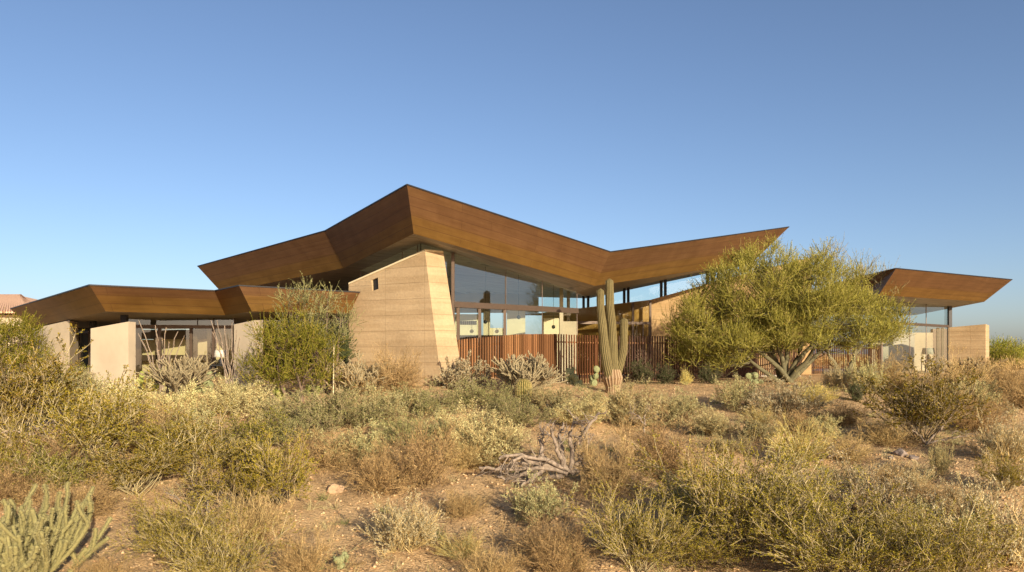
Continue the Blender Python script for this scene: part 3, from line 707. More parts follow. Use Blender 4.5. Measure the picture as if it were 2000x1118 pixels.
def envelope(poly, ybase, x0, d, depth, n, seed, hole=.0, dens=None):
    """clump centres inside a photo outline, given real depth; local to base"""
    rng = np.random.default_rng(seed); out = []
    xs = [p[0] for p in poly]; ys = [p[1] for p in poly]
    def inside(x, y):
        c = False; m = len(poly)
        for i in range(m):
            a, b = poly[i], poly[i-1]
            if (a[1] > y) != (b[1] > y) and x < (b[0]-a[0])*(y-a[1])/(b[1]-a[1])+a[0]: c = not c
        return c
    bx = (x0-1000)/F*d; gzv = float(gz(bx, d)); cx = (min(xs)+max(xs))/2; hw = (max(xs)-min(xs))/2
    cy = (min(ys)+max(ys))/2; hh = (max(ys)-min(ys))/2
    while len(out) < n:
        x = rng.uniform(min(xs), max(xs)); y = rng.uniform(min(ys), max(ys))
        if not inside(x, y): continue
        e = math.sqrt(max(0.05, 1-((x-cx)/hw)**2*.9-((y-cy)/hh)**2*.3))
        dy = rng.uniform(-1, 1)*depth*e
        k = (d)/F
        p = np.array([(x-1000)*k-bx, dy, ZC+(HY-y)*k-gzv])
        # gaps
        if math.sin(p[0]*2.3+seed)*math.sin(p[1]*2.1+2)*math.sin(p[2]*3.1+seed) > hole > 0: continue
        out.append(p)
    return out
# ---- big palo verde
D1 = 26.5; bx = (1530-1000)/F*D1
poly = [(1318, 640), (1335, 590), (1372, 560), (1415, 520), (1455, 497), (1480, 506), (1500, 474), (1512, 512), (1560, 512), (1590, 512), (1635, 535), (1675, 572), (1715, 595), (1745, 615), (1765, 640), (1755, 664), (1700, 672), (1660, 688), (1610, 684), (1560, 676), (1510, 684), (1470, 690), (1440, 700), (1400, 712), (1340, 712), (1305, 690)]
cl_ = envelope(poly, 745, 1530, D1, 2.6, 440, 5, .26)
limbs = [(-2.4, -.5, 2.2), (-1.7, .8, 2.9), (-.8, -1.0, 3.2), (-.3, .6, 3.6), (.6, -.7, 3.4), (1.4, .8, 3.0), (2.2, -.4, 2.6), (2.9, .6, 2.2), (-.9, .9, 2.8), (1.0, -1.1, 2.3), (-1.9, -.9, 1.2)]
tree('palo_verde_tree', 'broad palo verde tree with feathery yellow green crown in front of the slat fence', (bx, D1, float(gz(bx, D1))), cl_, limbs, 'pv', 'pvbark', 3, r0=.10, sprays=46, slen=.44, nl=9, ll=.05, lw=.015, csz=.36, up=.7)
# another thin one right behind, paler
D2 = 33; bx = (1650-1000)/F*D2
poly = [(1590, 500), (1620, 492), (1650, 505), (1700, 530), (1740, 548), (1750, 600), (1600, 600)]
cl_ = envelope(poly, 745, 1650, D2, 1.6, 60, 8)
tree('palo_verde_tree', 'thin paler tree rising behind the crown of the broad palo verde', (bx, D2, .6), cl_, [(-.8, 0, 3), (.5, .3, 3.2), (1.4, -.2, 2.4)], 'greyleaf', 'pvbark', 9, r0=.09, sprays=20, slen=.5, nl=8, ll=.05, lw=.015, csz=.45, up=.9)
# mesquite / grey tree by the low roof
D3 = 19.4; bx = (628-1000)/F*D3
poly = [(540, 640), (550, 600), (575, 575), (605, 565), (630, 560), (645, 575), (660, 590), (672, 580), (682, 600), (688, 630), (675, 660), (650, 690), (600, 680), (560, 660)]
cl_ = envelope(poly, 745, 628, D3, .9, 62, 12)
tree('mesquite_tree', 'slender grey green tree before the low roof beside the rammed earth wall', (bx, D3, float(gz(bx, D3))), cl_, [(-.7, .1, 1.9), (.1, .2, 2.2), (.5, -.1, 1.8), (-.2, -.3, 1.6)], 'olv', 'bark', 21, r0=.06, sprays=15, slen=.3, nl=7, ll=.04, lw=.014, csz=.24, up=.7)
D3 = 18.3; bx = (570-1000)/F*D3
poly = [(490, 690), (500, 655), (530, 632), (560, 615), (590, 618), (615, 635), (645, 665), (660, 700), (650, 740), (560, 752), (490, 745), (480, 715)]
cl_ = envelope(poly, 745, 570, D3, 1.0, 105, 31)
tree('palo_verde_tree', 'bushy bright green young tree before the dark left wing window', (bx, D3, float(gz(bx, D3))), cl_, [(-.8, .1, 1.0), (.1, .2, 1.5), (.7, -.1, 1.1), (-.2, -.3, 1.3)], 'green', 'bark', 22, r0=.05, sprays=19, slen=.28, nl=9, ll=.035, lw=.013, csz=.26, up=.5)
D3 = 21.5; bx = (662-1000)/F*D3
poly = [(640, 640), (680, 640), (682, 705), (640, 710)]
cl_ = envelope(poly, 745, 662, D3, .5, 16, 33)
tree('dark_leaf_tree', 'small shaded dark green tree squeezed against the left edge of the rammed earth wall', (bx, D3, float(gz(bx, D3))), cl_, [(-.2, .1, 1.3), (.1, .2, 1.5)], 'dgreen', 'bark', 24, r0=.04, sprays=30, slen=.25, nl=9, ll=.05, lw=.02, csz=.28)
# far left greens
D4 = 24; bx = (10-1000)/F*D4
poly = [(-90, 640), (-40, 625), (10, 620), (40, 635), (62, 655), (66, 720), (-90, 730)]
cl_ = envelope(poly, 745, 10, D4, 1.4, 110, 41)
tree('palo_verde_tree', 'rounded green tree at the left edge below the tiled roof', (bx, D4, float(gz(bx, D4))), cl_, [(-1.2, 0, 1.2), (0, .2, 1.5), (.6, -.1, 1.2)], 'green', 'bark', 26, r0=.07, sprays=30, slen=.35, nl=9, ll=.045, lw=.018, csz=.38, up=.6)
for k, (x, yt, w, d, lab) in enumerate(((1968, 672, 90, 52, 'dark green tree beyond the end wall at the right edge'), (2010, 684, 60, 60, 'farther pale green tree cut by the right edge'), (1945, 692, 50, 48, 'low green bush just right of the end wall'))):
    bx = (x-1000)/F*d; poly = [(x-w/2, 712), (x-w/2+6, yt+12), (x-w/4, yt+3), (x, yt), (x+w/4, yt+4), (x+w/2, yt+14), (x+w/2, 712)]
    cl_ = envelope(poly, 745, x, d, 1.5, 34, 50+k)
    tree('desert_tree', lab, (bx, d, float(gz(bx, d))), cl_, [(-.8, 0, .9), (0, .2, 1.2), (.8, -.1, .9)], 'green' if k != 1 else 'greyleaf', 'bark', 60+k, r0=.08, sprays=26, slen=.6, nl=8, ll=.09, lw=.035, csz=.6, group='trees beyond the right end wall')

# ---------------------------------------------------------------- cacti
def ribbed(path, radii, ribs, name, mat, parent, cap=True, amp=.13):
    path = np.array(path, float); K = 46
    s = np.concatenate([[0], np.cumsum(np.linalg.norm(np.diff(path, axis=0), axis=1))]); tt = np.linspace(0, s[-1], K)
    # smooth interpolation
    pp = np.stack([np.interp(tt, s, path[:, i]) for i in range(3)], 1)
    for _ in range(4): pp[1:-1] = (pp[:-2]+2*pp[1:-1]+pp[2:])/4
    rr = np.interp(tt/s[-1], np.linspace(0, 1, len(radii)), radii)
    rr = rr*(1+.03*np.sin(tt*9+len(path)))
    if cap:
        e = (s[-1]-tt)/rr[-1]; rr = rr*np.sqrt(np.clip(1-(1-np.clip(e, 0, 1))**2, .0, 1)); rr[-1] = .001
        # add finer rings near the tip
    m = ribs*4; v = []; rd = []
    t = np.gradient(pp, axis=0); t = nrmz(t)
    for k in range(K):
        sx = nrmz(np.cross(t[k], [0, 1, 0.0])); uy = np.cross(t[k], sx)
        for j in range(m):
            a = 2*math.pi*j/m; c = .5+.5*math.cos(ribs*a); r = rr[k]*(1-amp+amp*2*c*.6)
            v.append(pp[k]+sx*r*math.cos(a)+uy*r*math.sin(a)); rd.append(c)
    idx = np.arange(K*m).reshape(K, m); nx = np.roll(idx, -1, 1)
    q = np.stack([idx[:-1], nx[:-1], nx[1:], idx[1:]], -1).reshape(-1, 4)
    me = npmesh(name, np.array(v), q, M[mat], True); at = me.attributes.new('ridge', 'FLOAT', 'POINT'); at.data.foreach_set('value', np.array(rd, dtype=np.float32))
    return link(name, me, parent), pp, rr
def spines(pp, rr, n, ln, mat, parent, seed, ribs=14):
    rng = np.random.default_rng(seed); k = rng.integers(0, len(pp)-1, n); a = 2*math.pi*rng.integers(0, ribs, n)/ribs
    d = np.stack([np.cos(a), np.sin(a), np.zeros(n)], 1); o = pp[k]+(pp[k+1]-pp[k])*rng.uniform(0, 1, (n, 1))+d*rr[k][:, None]*.98
    d2 = nrmz(d+rnd(n, rng)*.7); v, q = leaves(o, d2, ln, .006, rng); return link('spines', npmesh('spines', v, q, M[mat]), parent)
DS = 22.8
sb0 = P(1196, 765, DS); sgz = float(gz(sb0[0], DS)); sb0[2] = sgz
sag = thing('saguaro_cactus', 'tall saguaro cactus with two upright columns and one lower right arm before the fence', 'cactus', sb0)
rel = lambda x, y, dd=0: P(x, y, DS)+[0, dd, 0]-sb0
k_ = 1.03*DS/F
b0, pp, rr = ribbed([rel(1197, 772), rel(1197, 755), rel(1196, 738), rel(1196, 722)], [13*k_, 14*k_, 19*k_, 15*k_], 17, 'trunk', 'sagb', sag, cap=False, amp=.12)
b1, pp, rr = ribbed([rel(1196, 738), rel(1197, 690), rel(1195, 640), rel(1191, 600), rel(1190, 544)], [12*k_, 9.5*k_, 8.6*k_, 8.3*k_, 7.8*k_, 7.6*k_], 15, 'column', 'sag', sag)
spines(pp, rr, 700, .03, 'spinet', b1, 1)
b2, pp, rr = ribbed([rel(1191, 738, -.1), rel(1185, 715, -.12), rel(1181, 690, -.1), rel(1176, 640, -.1), rel(1172, 600, -.1), rel(1172, 564, -.1)], [10*k_, 9.5*k_, 8.5*k_, 8*k_, 7*k_, 7*k_], 14, 'column', 'sag', sag)
spines(pp, rr, 600, .03, 'spinet', b2, 2)
b3, pp, rr = ribbed([rel(1203, 742, .05), rel(1206, 728, .05), rel(1213, 706, .05), rel(1218, 680, .05), rel(1219, 650, .05), rel(1219.5, 621, .05)], [8*k_, 8*k_, 8*k_, 7.5*k_, 7.3*k_, 7.5*k_], 14, 'arm', 'sag', sag)
spines(pp, rr, 500, .03, 'spinet', b3, 3)
# barrel cactus
X, Y = G(1022, 788); z = float(gz(X, Y)); kb = Y/F
bc = thing('barrel_cactus', 'squat ribbed golden green barrel cactus below the fence', 'cactus', (X, Y, z))
b4, pp, rr = ribbed([(0, 0, -.05), (0, 0, 22*kb), (0, 0, 48*kb)], [13*kb, 18*kb, 17*kb, 15*kb], 22, 'body', 'barrel', bc, amp=.1)
spines(pp, rr, 2200, .035, 'spinet', b4, 4, 22)

def cholla(x, yb, yt, w, label, skin, spn, seed, d=None, n=9, r=.03, levels=(5, 4), spread=55, up=.12, ns=16000, sl=.02, jit=.75):
    if d is None: X, Y = G(x, yb)
    else: Y = d; X = (x-1000)/F*d
    z = float(gz(X, Y)); h = ZC+(HY-yt)/F*Y-z; wd = w/F*Y
    t = thing('cholla_cactus', label, 'cactus', (X, Y, z), 'cholla cacti')
    rng = np.random.default_rng(seed); az = rng.uniform(0, 6.28, n); ti = np.radians(spread)*np.sqrt(rng.uniform(.05, 1, n))
    dd = np.stack([np.sin(ti)*np.cos(az), np.sin(ti)*np.sin(az), np.cos(ti)], 1)
    p = grow(np.stack([rng.normal(size=n)*.05, rng.normal(size=n)*.05, np.full(n, -.03)], 1), dd, .55*rng.uniform(.7, 1.1, n), 6, .12, up, rng); allp = [(p, r*1.15)]
    for i, m in enumerate(levels):
        a, g, _ = spawn(p, m, .35, 1, rng); p = grow(a, nrmz(g+rnd(len(a), rng)*jit+[0, 0, .15]), (.36 if i == 0 else .22)*rng.uniform(.6, 1.2, len(a)), 5, .1, up, rng); allp.append((p, r*(.95 if i == 0 else .8)))
    allv = np.concatenate([q.reshape(-1, 3) for q, _ in allp]); sx = wd/(2*np.percentile(np.abs(allv[:, 0]), 97)); sz = h/np.percentile(allv[:, 2], 99)
    allv = None; tb_ = []; lv_ = []; tot = sum(q.shape[0] for q, _ in allp)
    for q, rr_ in allp:
        q = q*[sx, sx, sz]; q[..., 2] = np.maximum(q[..., 2], -.02)
        # rounded joint ends: append a closing point
        e = q[:, -1:]+nrmz(q[:, -1:]-q[:, -2:-1])*rr_*.6
        if True:
            kk = (q.shape[1]-1)*4+1; si = np.linspace(0, q.shape[1]-1, kk); i0 = np.minimum(si.astype(int), q.shape[1]-2); ff = (si-i0)[None, :, None]; q = q[:, i0]*(1-ff)+q[:, i0+1]*ff
            v, f = tubes(q, rr_*.92, rr_, 8); v += np.repeat(rng.normal(size=(len(v)//1, 1))*rr_*.10, 3, 1)*rnd(len(v), rng); tb_.append((v, f)); v, f = tubes(np.concatenate([q[:, -1:], e], 1), rr_, rr_*.25, 7); tb_.append((v, f))
        m = max(4, int(ns/tot)); a, g, _ = spawn(q, m, 0, 1, rng); u = rnd(len(a), rng); u = nrmz(u-g*np.sum(u*g, 1, keepdims=True))
        lv_.append(leaves(a+u*rr_*.95, nrmz(u+rnd(len(a), rng)*.5), sl, sl*.28, rng))
    v, f = cat(tb_); link('stems', npmesh('stems', v, f, M[skin], True), t)
    v, f = cat(lv_); link('spines', npmesh('spines', v, f, M[spn]), t)
cholla(50, 1160, 982, 215, 'large pale cholla with thick upright arms in the bottom left corner', 'cholla', 'spine', 5, n=38, r=.026, levels=(3, 1), spread=46, up=.22, ns=80000, sl=.018, jit=.45)
cholla(1018, 768, 698, 112, 'spiky tan cholla in front of the red slat fence', 'chollat', 'spinet', 6, n=26, r=.019, levels=(6, 4), spread=52, sl=.03)
cholla(690, 772, 707, 125, 'dense brown buckhorn cholla below the rammed earth wall', 'chollat', 'brown', 7, n=24, r=.02, levels=(6, 4), spread=74, sl=.03)
cholla(357, 775, 700, 115, 'branching tan cholla in front of the left glass doors', 'chollat', 'spinet', 8, n=20, r=.018, levels=(5, 4), spread=52, sl=.028)
cholla(1893, 760, 700, 80, 'dark buckhorn cholla before the right end wall', 'chollat', 'brown', 9, n=10, r=.028, levels=(5, 3), spread=60, d=28, sl=.03)
cholla(195, 752, 716, 70, 'small tan cholla before the freestanding left blade wall', 'chollat', 'spinet', 10, n=9, r=.022, levels=(5, 3), spread=60, sl=.03)

def pad(c, u, n, L_, W_, th):
    """flat oval pad: centre base c, up dir u, facing n"""
    s = np.cross(u, n); v = []; f = []; A_, B_ = 12, 5
    cc = c+u*L_*.5
    for i in range(B_+1):
        ph = math.pi*i/B_
        for j in range(A_):
            a = 2*math.pi*j/A_; e = math.sin(ph)
            v.append(cc+s*math.cos(a)*e*W_*.5*(1+.12*math.sin(a))+u*math.sin(a)*e*L_*.5+n*math.cos(ph)*th*.5)
    idx = np.arange((B_+1)*A_).reshape(B_+1, A_); nx = np.roll(idx, -1, 1)
    return np.array(v), np.stack([idx[:-1], nx[:-1], nx[1:], idx[1:]], -1).reshape(-1, 4)
def pear(x, yb, yt, w, label, skin, seed, n=16, d=None):
    if d is None: X, Y = G(x, yb)
    else: Y = d; X = (x-1000)/F*d
    z = float(gz(X, Y)); h = ZC+(HY-yt)/F*Y-z; wd = w/F*Y; ps = min(.24, h*.55)
    t = thing('prickly_pear', label, 'cactus', (X, Y, z), 'prickly pear cacti'); rng = np.random.default_rng(seed); parts = []; ends = []
    for k in range(n):
        if k < max(3, n//3) or not ends:
            c = np.array([rng.uniform(-.4, .4)*wd, rng.uniform(-.3, .3)*wd, -.03]); lev = 0
        else:
            c, lev = ends[rng.integers(len(ends))]; c = c.copy()
        u = nrmz(np.array([rng.normal()*.45, rng.normal()*.3, 1.0])); nn = nrmz(np.cross(u, rnd(1, rng)[0])); 
        if rng.uniform() < .6: nn = nrmz(np.cross(np.cross(u, np.array([rng.normal()*.5, -1, 0])), u))
        L_ = ps*rng.uniform(.75, 1.15); v, q = pad(c, u, nn, L_, L_*.8, .035); parts.append((v, q)); link('pad', npmesh('pad', v, q, M[skin], True), t)
        if (lev+1)*ps < h*1.0: ends += [(c+u*L_*.93, lev+1)]*2
    v, q = cat(parts)
    # spines
    o = v[rng.integers(0, len(v), 900)]; lv = leaves(o, rnd(900, rng), .025, .004, rng); link('spines', npmesh('spines', lv[0], lv[1], M['spine']), t)
pear(288, 760, 708, 70, 'yellow green prickly pear beside the left blade wall', 'pear2', 1, 26)
pear(404, 768, 712, 58, 'pale prickly pear beside the branching tan cholla', 'pear', 2, 20)
pear(556, 782, 752, 50, 'prickly pear with two large pads below the bushy green tree', 'pear2', 3, 10)
pear(600, 775, 748, 40, 'low prickly pear between the green tree and the buckhorn cholla', 'pear2', 4, 9)
pear(445, 772, 735, 40, 'small pale prickly pear below the ocotillo', 'pear', 5, 10)
pear(1132, 750, 712, 36, 'blue green prickly pear at the fence left of the saguaro', 'pear', 6, 16, 24.3)
pear(1160, 750, 714, 34, 'prickly pear half in saguaro shade at the fence', 'pear', 7, 14, 24.7)
pear(1480, 752, 722, 26, 'little prickly pear under the left limbs of the palo verde', 'pear', 8, 9, 25.6)
pear(640, 1108, 1072, 100, 'low prickly pear pads at the bottom left of centre', 'pear', 10, 10)

def ocotillo(x, yb, wands, label, seed, d):
    rng = np.random.default_rng(seed); X = (x-1000)/F*d; z = float(gz(X, d)); t = thing('ocotillo', label, 'shrub', (X, d, z), 'ocotillos by the left glass doors'); ps = []
    for tx, ty in wands:
        e = P(tx, ty, d)-[X, d, z]; e[1] += rng.uniform(-.4, .4); K = 10; tt = np.linspace(0, 1, K)[:, None]
        p = e*tt; p[1:-1] += rng.normal(size=(K-2, 3))*.018; p[:, 0] -= np.sin(np.pi*tt[:, 0])*e[0]*.10; p[0] += rng.normal(size=3)*.03; ps.append(p)
    ps = np.array(ps); v, q = tubes(ps, .017, .009, 6); link('wands', npmesh('wands', v, q, M['wood'], True), t)
    a, dd, _ = spawn(ps, 60, 0, 1, rng); lv = leaves(a, nrmz(dd+rnd(len(a), rng)), .03, .008, rng); link('spines', npmesh('spines', lv[0], lv[1], M['brown']), t)
ocotillo(318, 760, [(277, 652), (283, 628), (300, 640), (309, 636), (305, 660), (333, 640), (336, 668), (350, 655), (355, 648), (290, 665)], 'spidery ocotillo with thin wands before the glass doors', 2, 19.3)
ocotillo(452, 765, [(422, 627), (435, 627), (441, 636), (452, 630), (425, 650), (447, 655), (470, 660), (486, 668), (463, 645), (478, 690)], 'taller ocotillo with clustered wands before the right blade wall', 3, 19.0)

# ---------------------------------------------------------------- dead branches
def deadtree(name, label, x, yb, lines, seed, th=.036):
    X, Y = G(x, yb); th *= 1.25; z = float(gz(X, Y)); t = thing(name, label, 'dead branch', (X, Y, z), 'dead branches on the slope'); rng = np.random.default_rng(seed); parts = []; tw = []
    for ln in lines:
        pts = np.array([P(a, b, Y)-[X, Y, z] for a, b in ln]); dep = rng.uniform(-.4, .4); n = len(pts); pts[:, 1] += np.linspace(0, 1, n)*dep; pts[:, 2] = np.maximum(pts[:, 2], .03)
        s = np.linspace(0, 1, 14); p = np.stack([np.interp(s, np.linspace(0, 1, n), pts[:, i]) for i in range(3)], 1); p[1:-1] = (p[:-2]+2*p[1:-1]+p[2:])/4; p[1:-1] += rng.normal(size=(12, 3))*.012
        q = p[None]; parts.append(tubes(q, th, th*.42, 7)); a, dd, _ = spawn(q, 7, .2, 1, rng); g = grow(a, nrmz(dd+rnd(7, rng)*1.0), .28*rng.uniform(.4, 1.2, 7), 6, .25, .0, rng); g[..., 2] = np.maximum(g[..., 2], .01); parts.append(tubes(g, th*.3, th*.12, 4))
        a, dd, _ = spawn(g, 3, .2, 1, rng); g = grow(a, nrmz(dd+rnd(len(a), rng)), .14, 4, .25, 0, rng); parts.append(tubes(g, th*.14, th*.07, 3))
    v, q = cat(parts); link('limbs', npmesh('limbs', v, q, M['wood'], True), t)
deadtree('dead_tree', 'bleached dead tree with upright forked limbs and long branches lying to the left', 1112, 946,
 [[(1119, 925), (1117, 880), (1110, 850), (1116, 830), (1123, 812)], [(1108, 922), (1090, 887), (1081, 857), (1075, 831)], [(1075, 915), (1056, 890), (1058, 860), (1063, 840)],
  [(1108, 925), (1073, 912), (1037, 915), (1000, 916), (960, 914), (936, 912)], [(1080, 914), (1040, 902), (1000, 905), (965, 918)], [(1062, 918), (1035, 935), (1015, 948)], [(1120, 880), (1135, 853), (1150, 831), (1170, 805)],
  [(1112, 920), (1060, 895), (1010, 885), (975, 892)], [(1100, 930), (1050, 940), (1000, 955), (960, 950)], [(1115, 925), (1140, 890), (1150, 865), (1145, 840)], [(1040, 905), (1020, 888), (1000, 895)], [(1090, 930), (1075, 948), (1040, 962)],
  [(1100, 917), (1098, 880), (1092, 858), (1102, 828)], [(1060, 915), (1020, 925), (990, 940), (972, 935)], [(1118, 922), (1150, 905), (1180, 912)]], 3)
deadtree('dead_branch', 'forked grey branch poking up from the straw shrub below the saguaro', 1258, 850, [[(1258, 848), (1262, 815), (1277, 793)], [(1262, 830), (1245, 812), (1232, 808)]], 4, .018)
deadtree('dead_branch', 'pale dead branches spreading through the left creosote', 105, 880, [[(60, 870), (90, 845), (110, 820), (150, 818)], [(60, 850), (40, 840), (5, 845)], [(70, 870), (95, 875), (120, 900)], [(66, 860), (70, 830), (100, 840), (135, 850)]], 5, .014)
deadtree('dead_branch', 'leaning dry sticks beside the creosote left of centre', 400, 1010, [[(395, 1010), (380, 975), (368, 950)], [(400, 1010), (430, 990), (410, 965)], [(405, 1012), (398, 985), (408, 960)], [(390, 1005), (350, 980), (310, 965)]], 6, .012)
deadtree('dead_branch', 'low dry fallen sticks below the golden tuft at the right', 1585, 905, [[(1590, 905), (1560, 885), (1530, 870)], [(1600, 900), (1640, 880), (1665, 870)], [(1590, 903), (1610, 890), (1600, 872)]], 7, .016)
deadtree('dead_branch', 'grey branches at the foot of the big right hand creosote', 1810, 870, [[(1810, 870), (1840, 830), (1870, 790)], [(1810, 870), (1790, 840), (1775, 800)], [(1812, 868), (1850, 855), (1880, 845)]], 8, .02)
deadtree('dead_branch', 'bleached stick standing among grey shrubs left of centre', 680, 885, [[(675, 880), (682, 860), (692, 842)], [(672, 880), (640, 868), (610, 862)], [(680, 885), (650, 890), (625, 900)]], 9, .014)
deadtree('dead_branch', 'long dry stalks crossing the creosote at the bottom right', 1480, 1090, [[(1480, 1090), (1440, 1040), (1420, 1000), (1405, 960)], [(1470, 1085), (1500, 1060), (1490, 1000)], [(1475, 1090), (1520, 1085), (1560, 1110)]], 10, .010)

# ---------------------------------------------------------------- rocks
def rock(x, y, w, hgt, label, mat, seed):
    X, Y = G(x, y); z = float(gz(X, Y)); s = w/F*Y/2; rng = np.random.default_rng(seed)
    import bmesh
    bm = bmesh.new(); bmesh.ops.create_icosphere(bm, subdivisions=3, radius=1); pl_ = rnd(14, rng); pd = rng.uniform(.55, .9, 14)
    for v in bm.verts:
        c = np.array(v.co)
        for n_, d_ in zip(pl_, pd):
            k = c.dot(n_)-d_
            if k > 0: c -= n_*k
        c += rng.normal(size=3)*.015; v.co = Vector((c[0]*s, c[1]*s*.8, c[2]*s*hgt))
    me = bpy.data.meshes.new('rock'); bm.to_mesh(me); bm.free(); me.materials.append(M[mat]); o = link('rock', me); o.location = (X, Y, z+s*hgt*.3); o.rotation_euler.z = rng.uniform(0, 6)
    o['label'] = label; o['category'] = 'rock'; o['group'] = 'rocks on the slope'
rock(655, 962, 44, .6, 'pale tan rock on open ground left of centre', 'rock', 1)
rock(1757, 890, 42, .6, 'blocky grey rock on the right hand slope', 'rockg', 2)
rock(1785, 898, 26, .6, 'smaller dark rock right of the blocky grey rock', 'rockg', 3)
rock(1102, 978, 14, .9, 'small white stone under the dead tree', 'rock', 4)
rock(1740, 898, 16, .6, 'rounded stone left of the blocky grey rock', 'rockg', 5)
rock(868, 978, 28, .35, 'flat stone in open soil beneath the silver shrub slope', 'rock', 6)
rock(1695, 1000, 18, .6, 'dark stone among the silver shrubs at the right', 'rockg', 7)

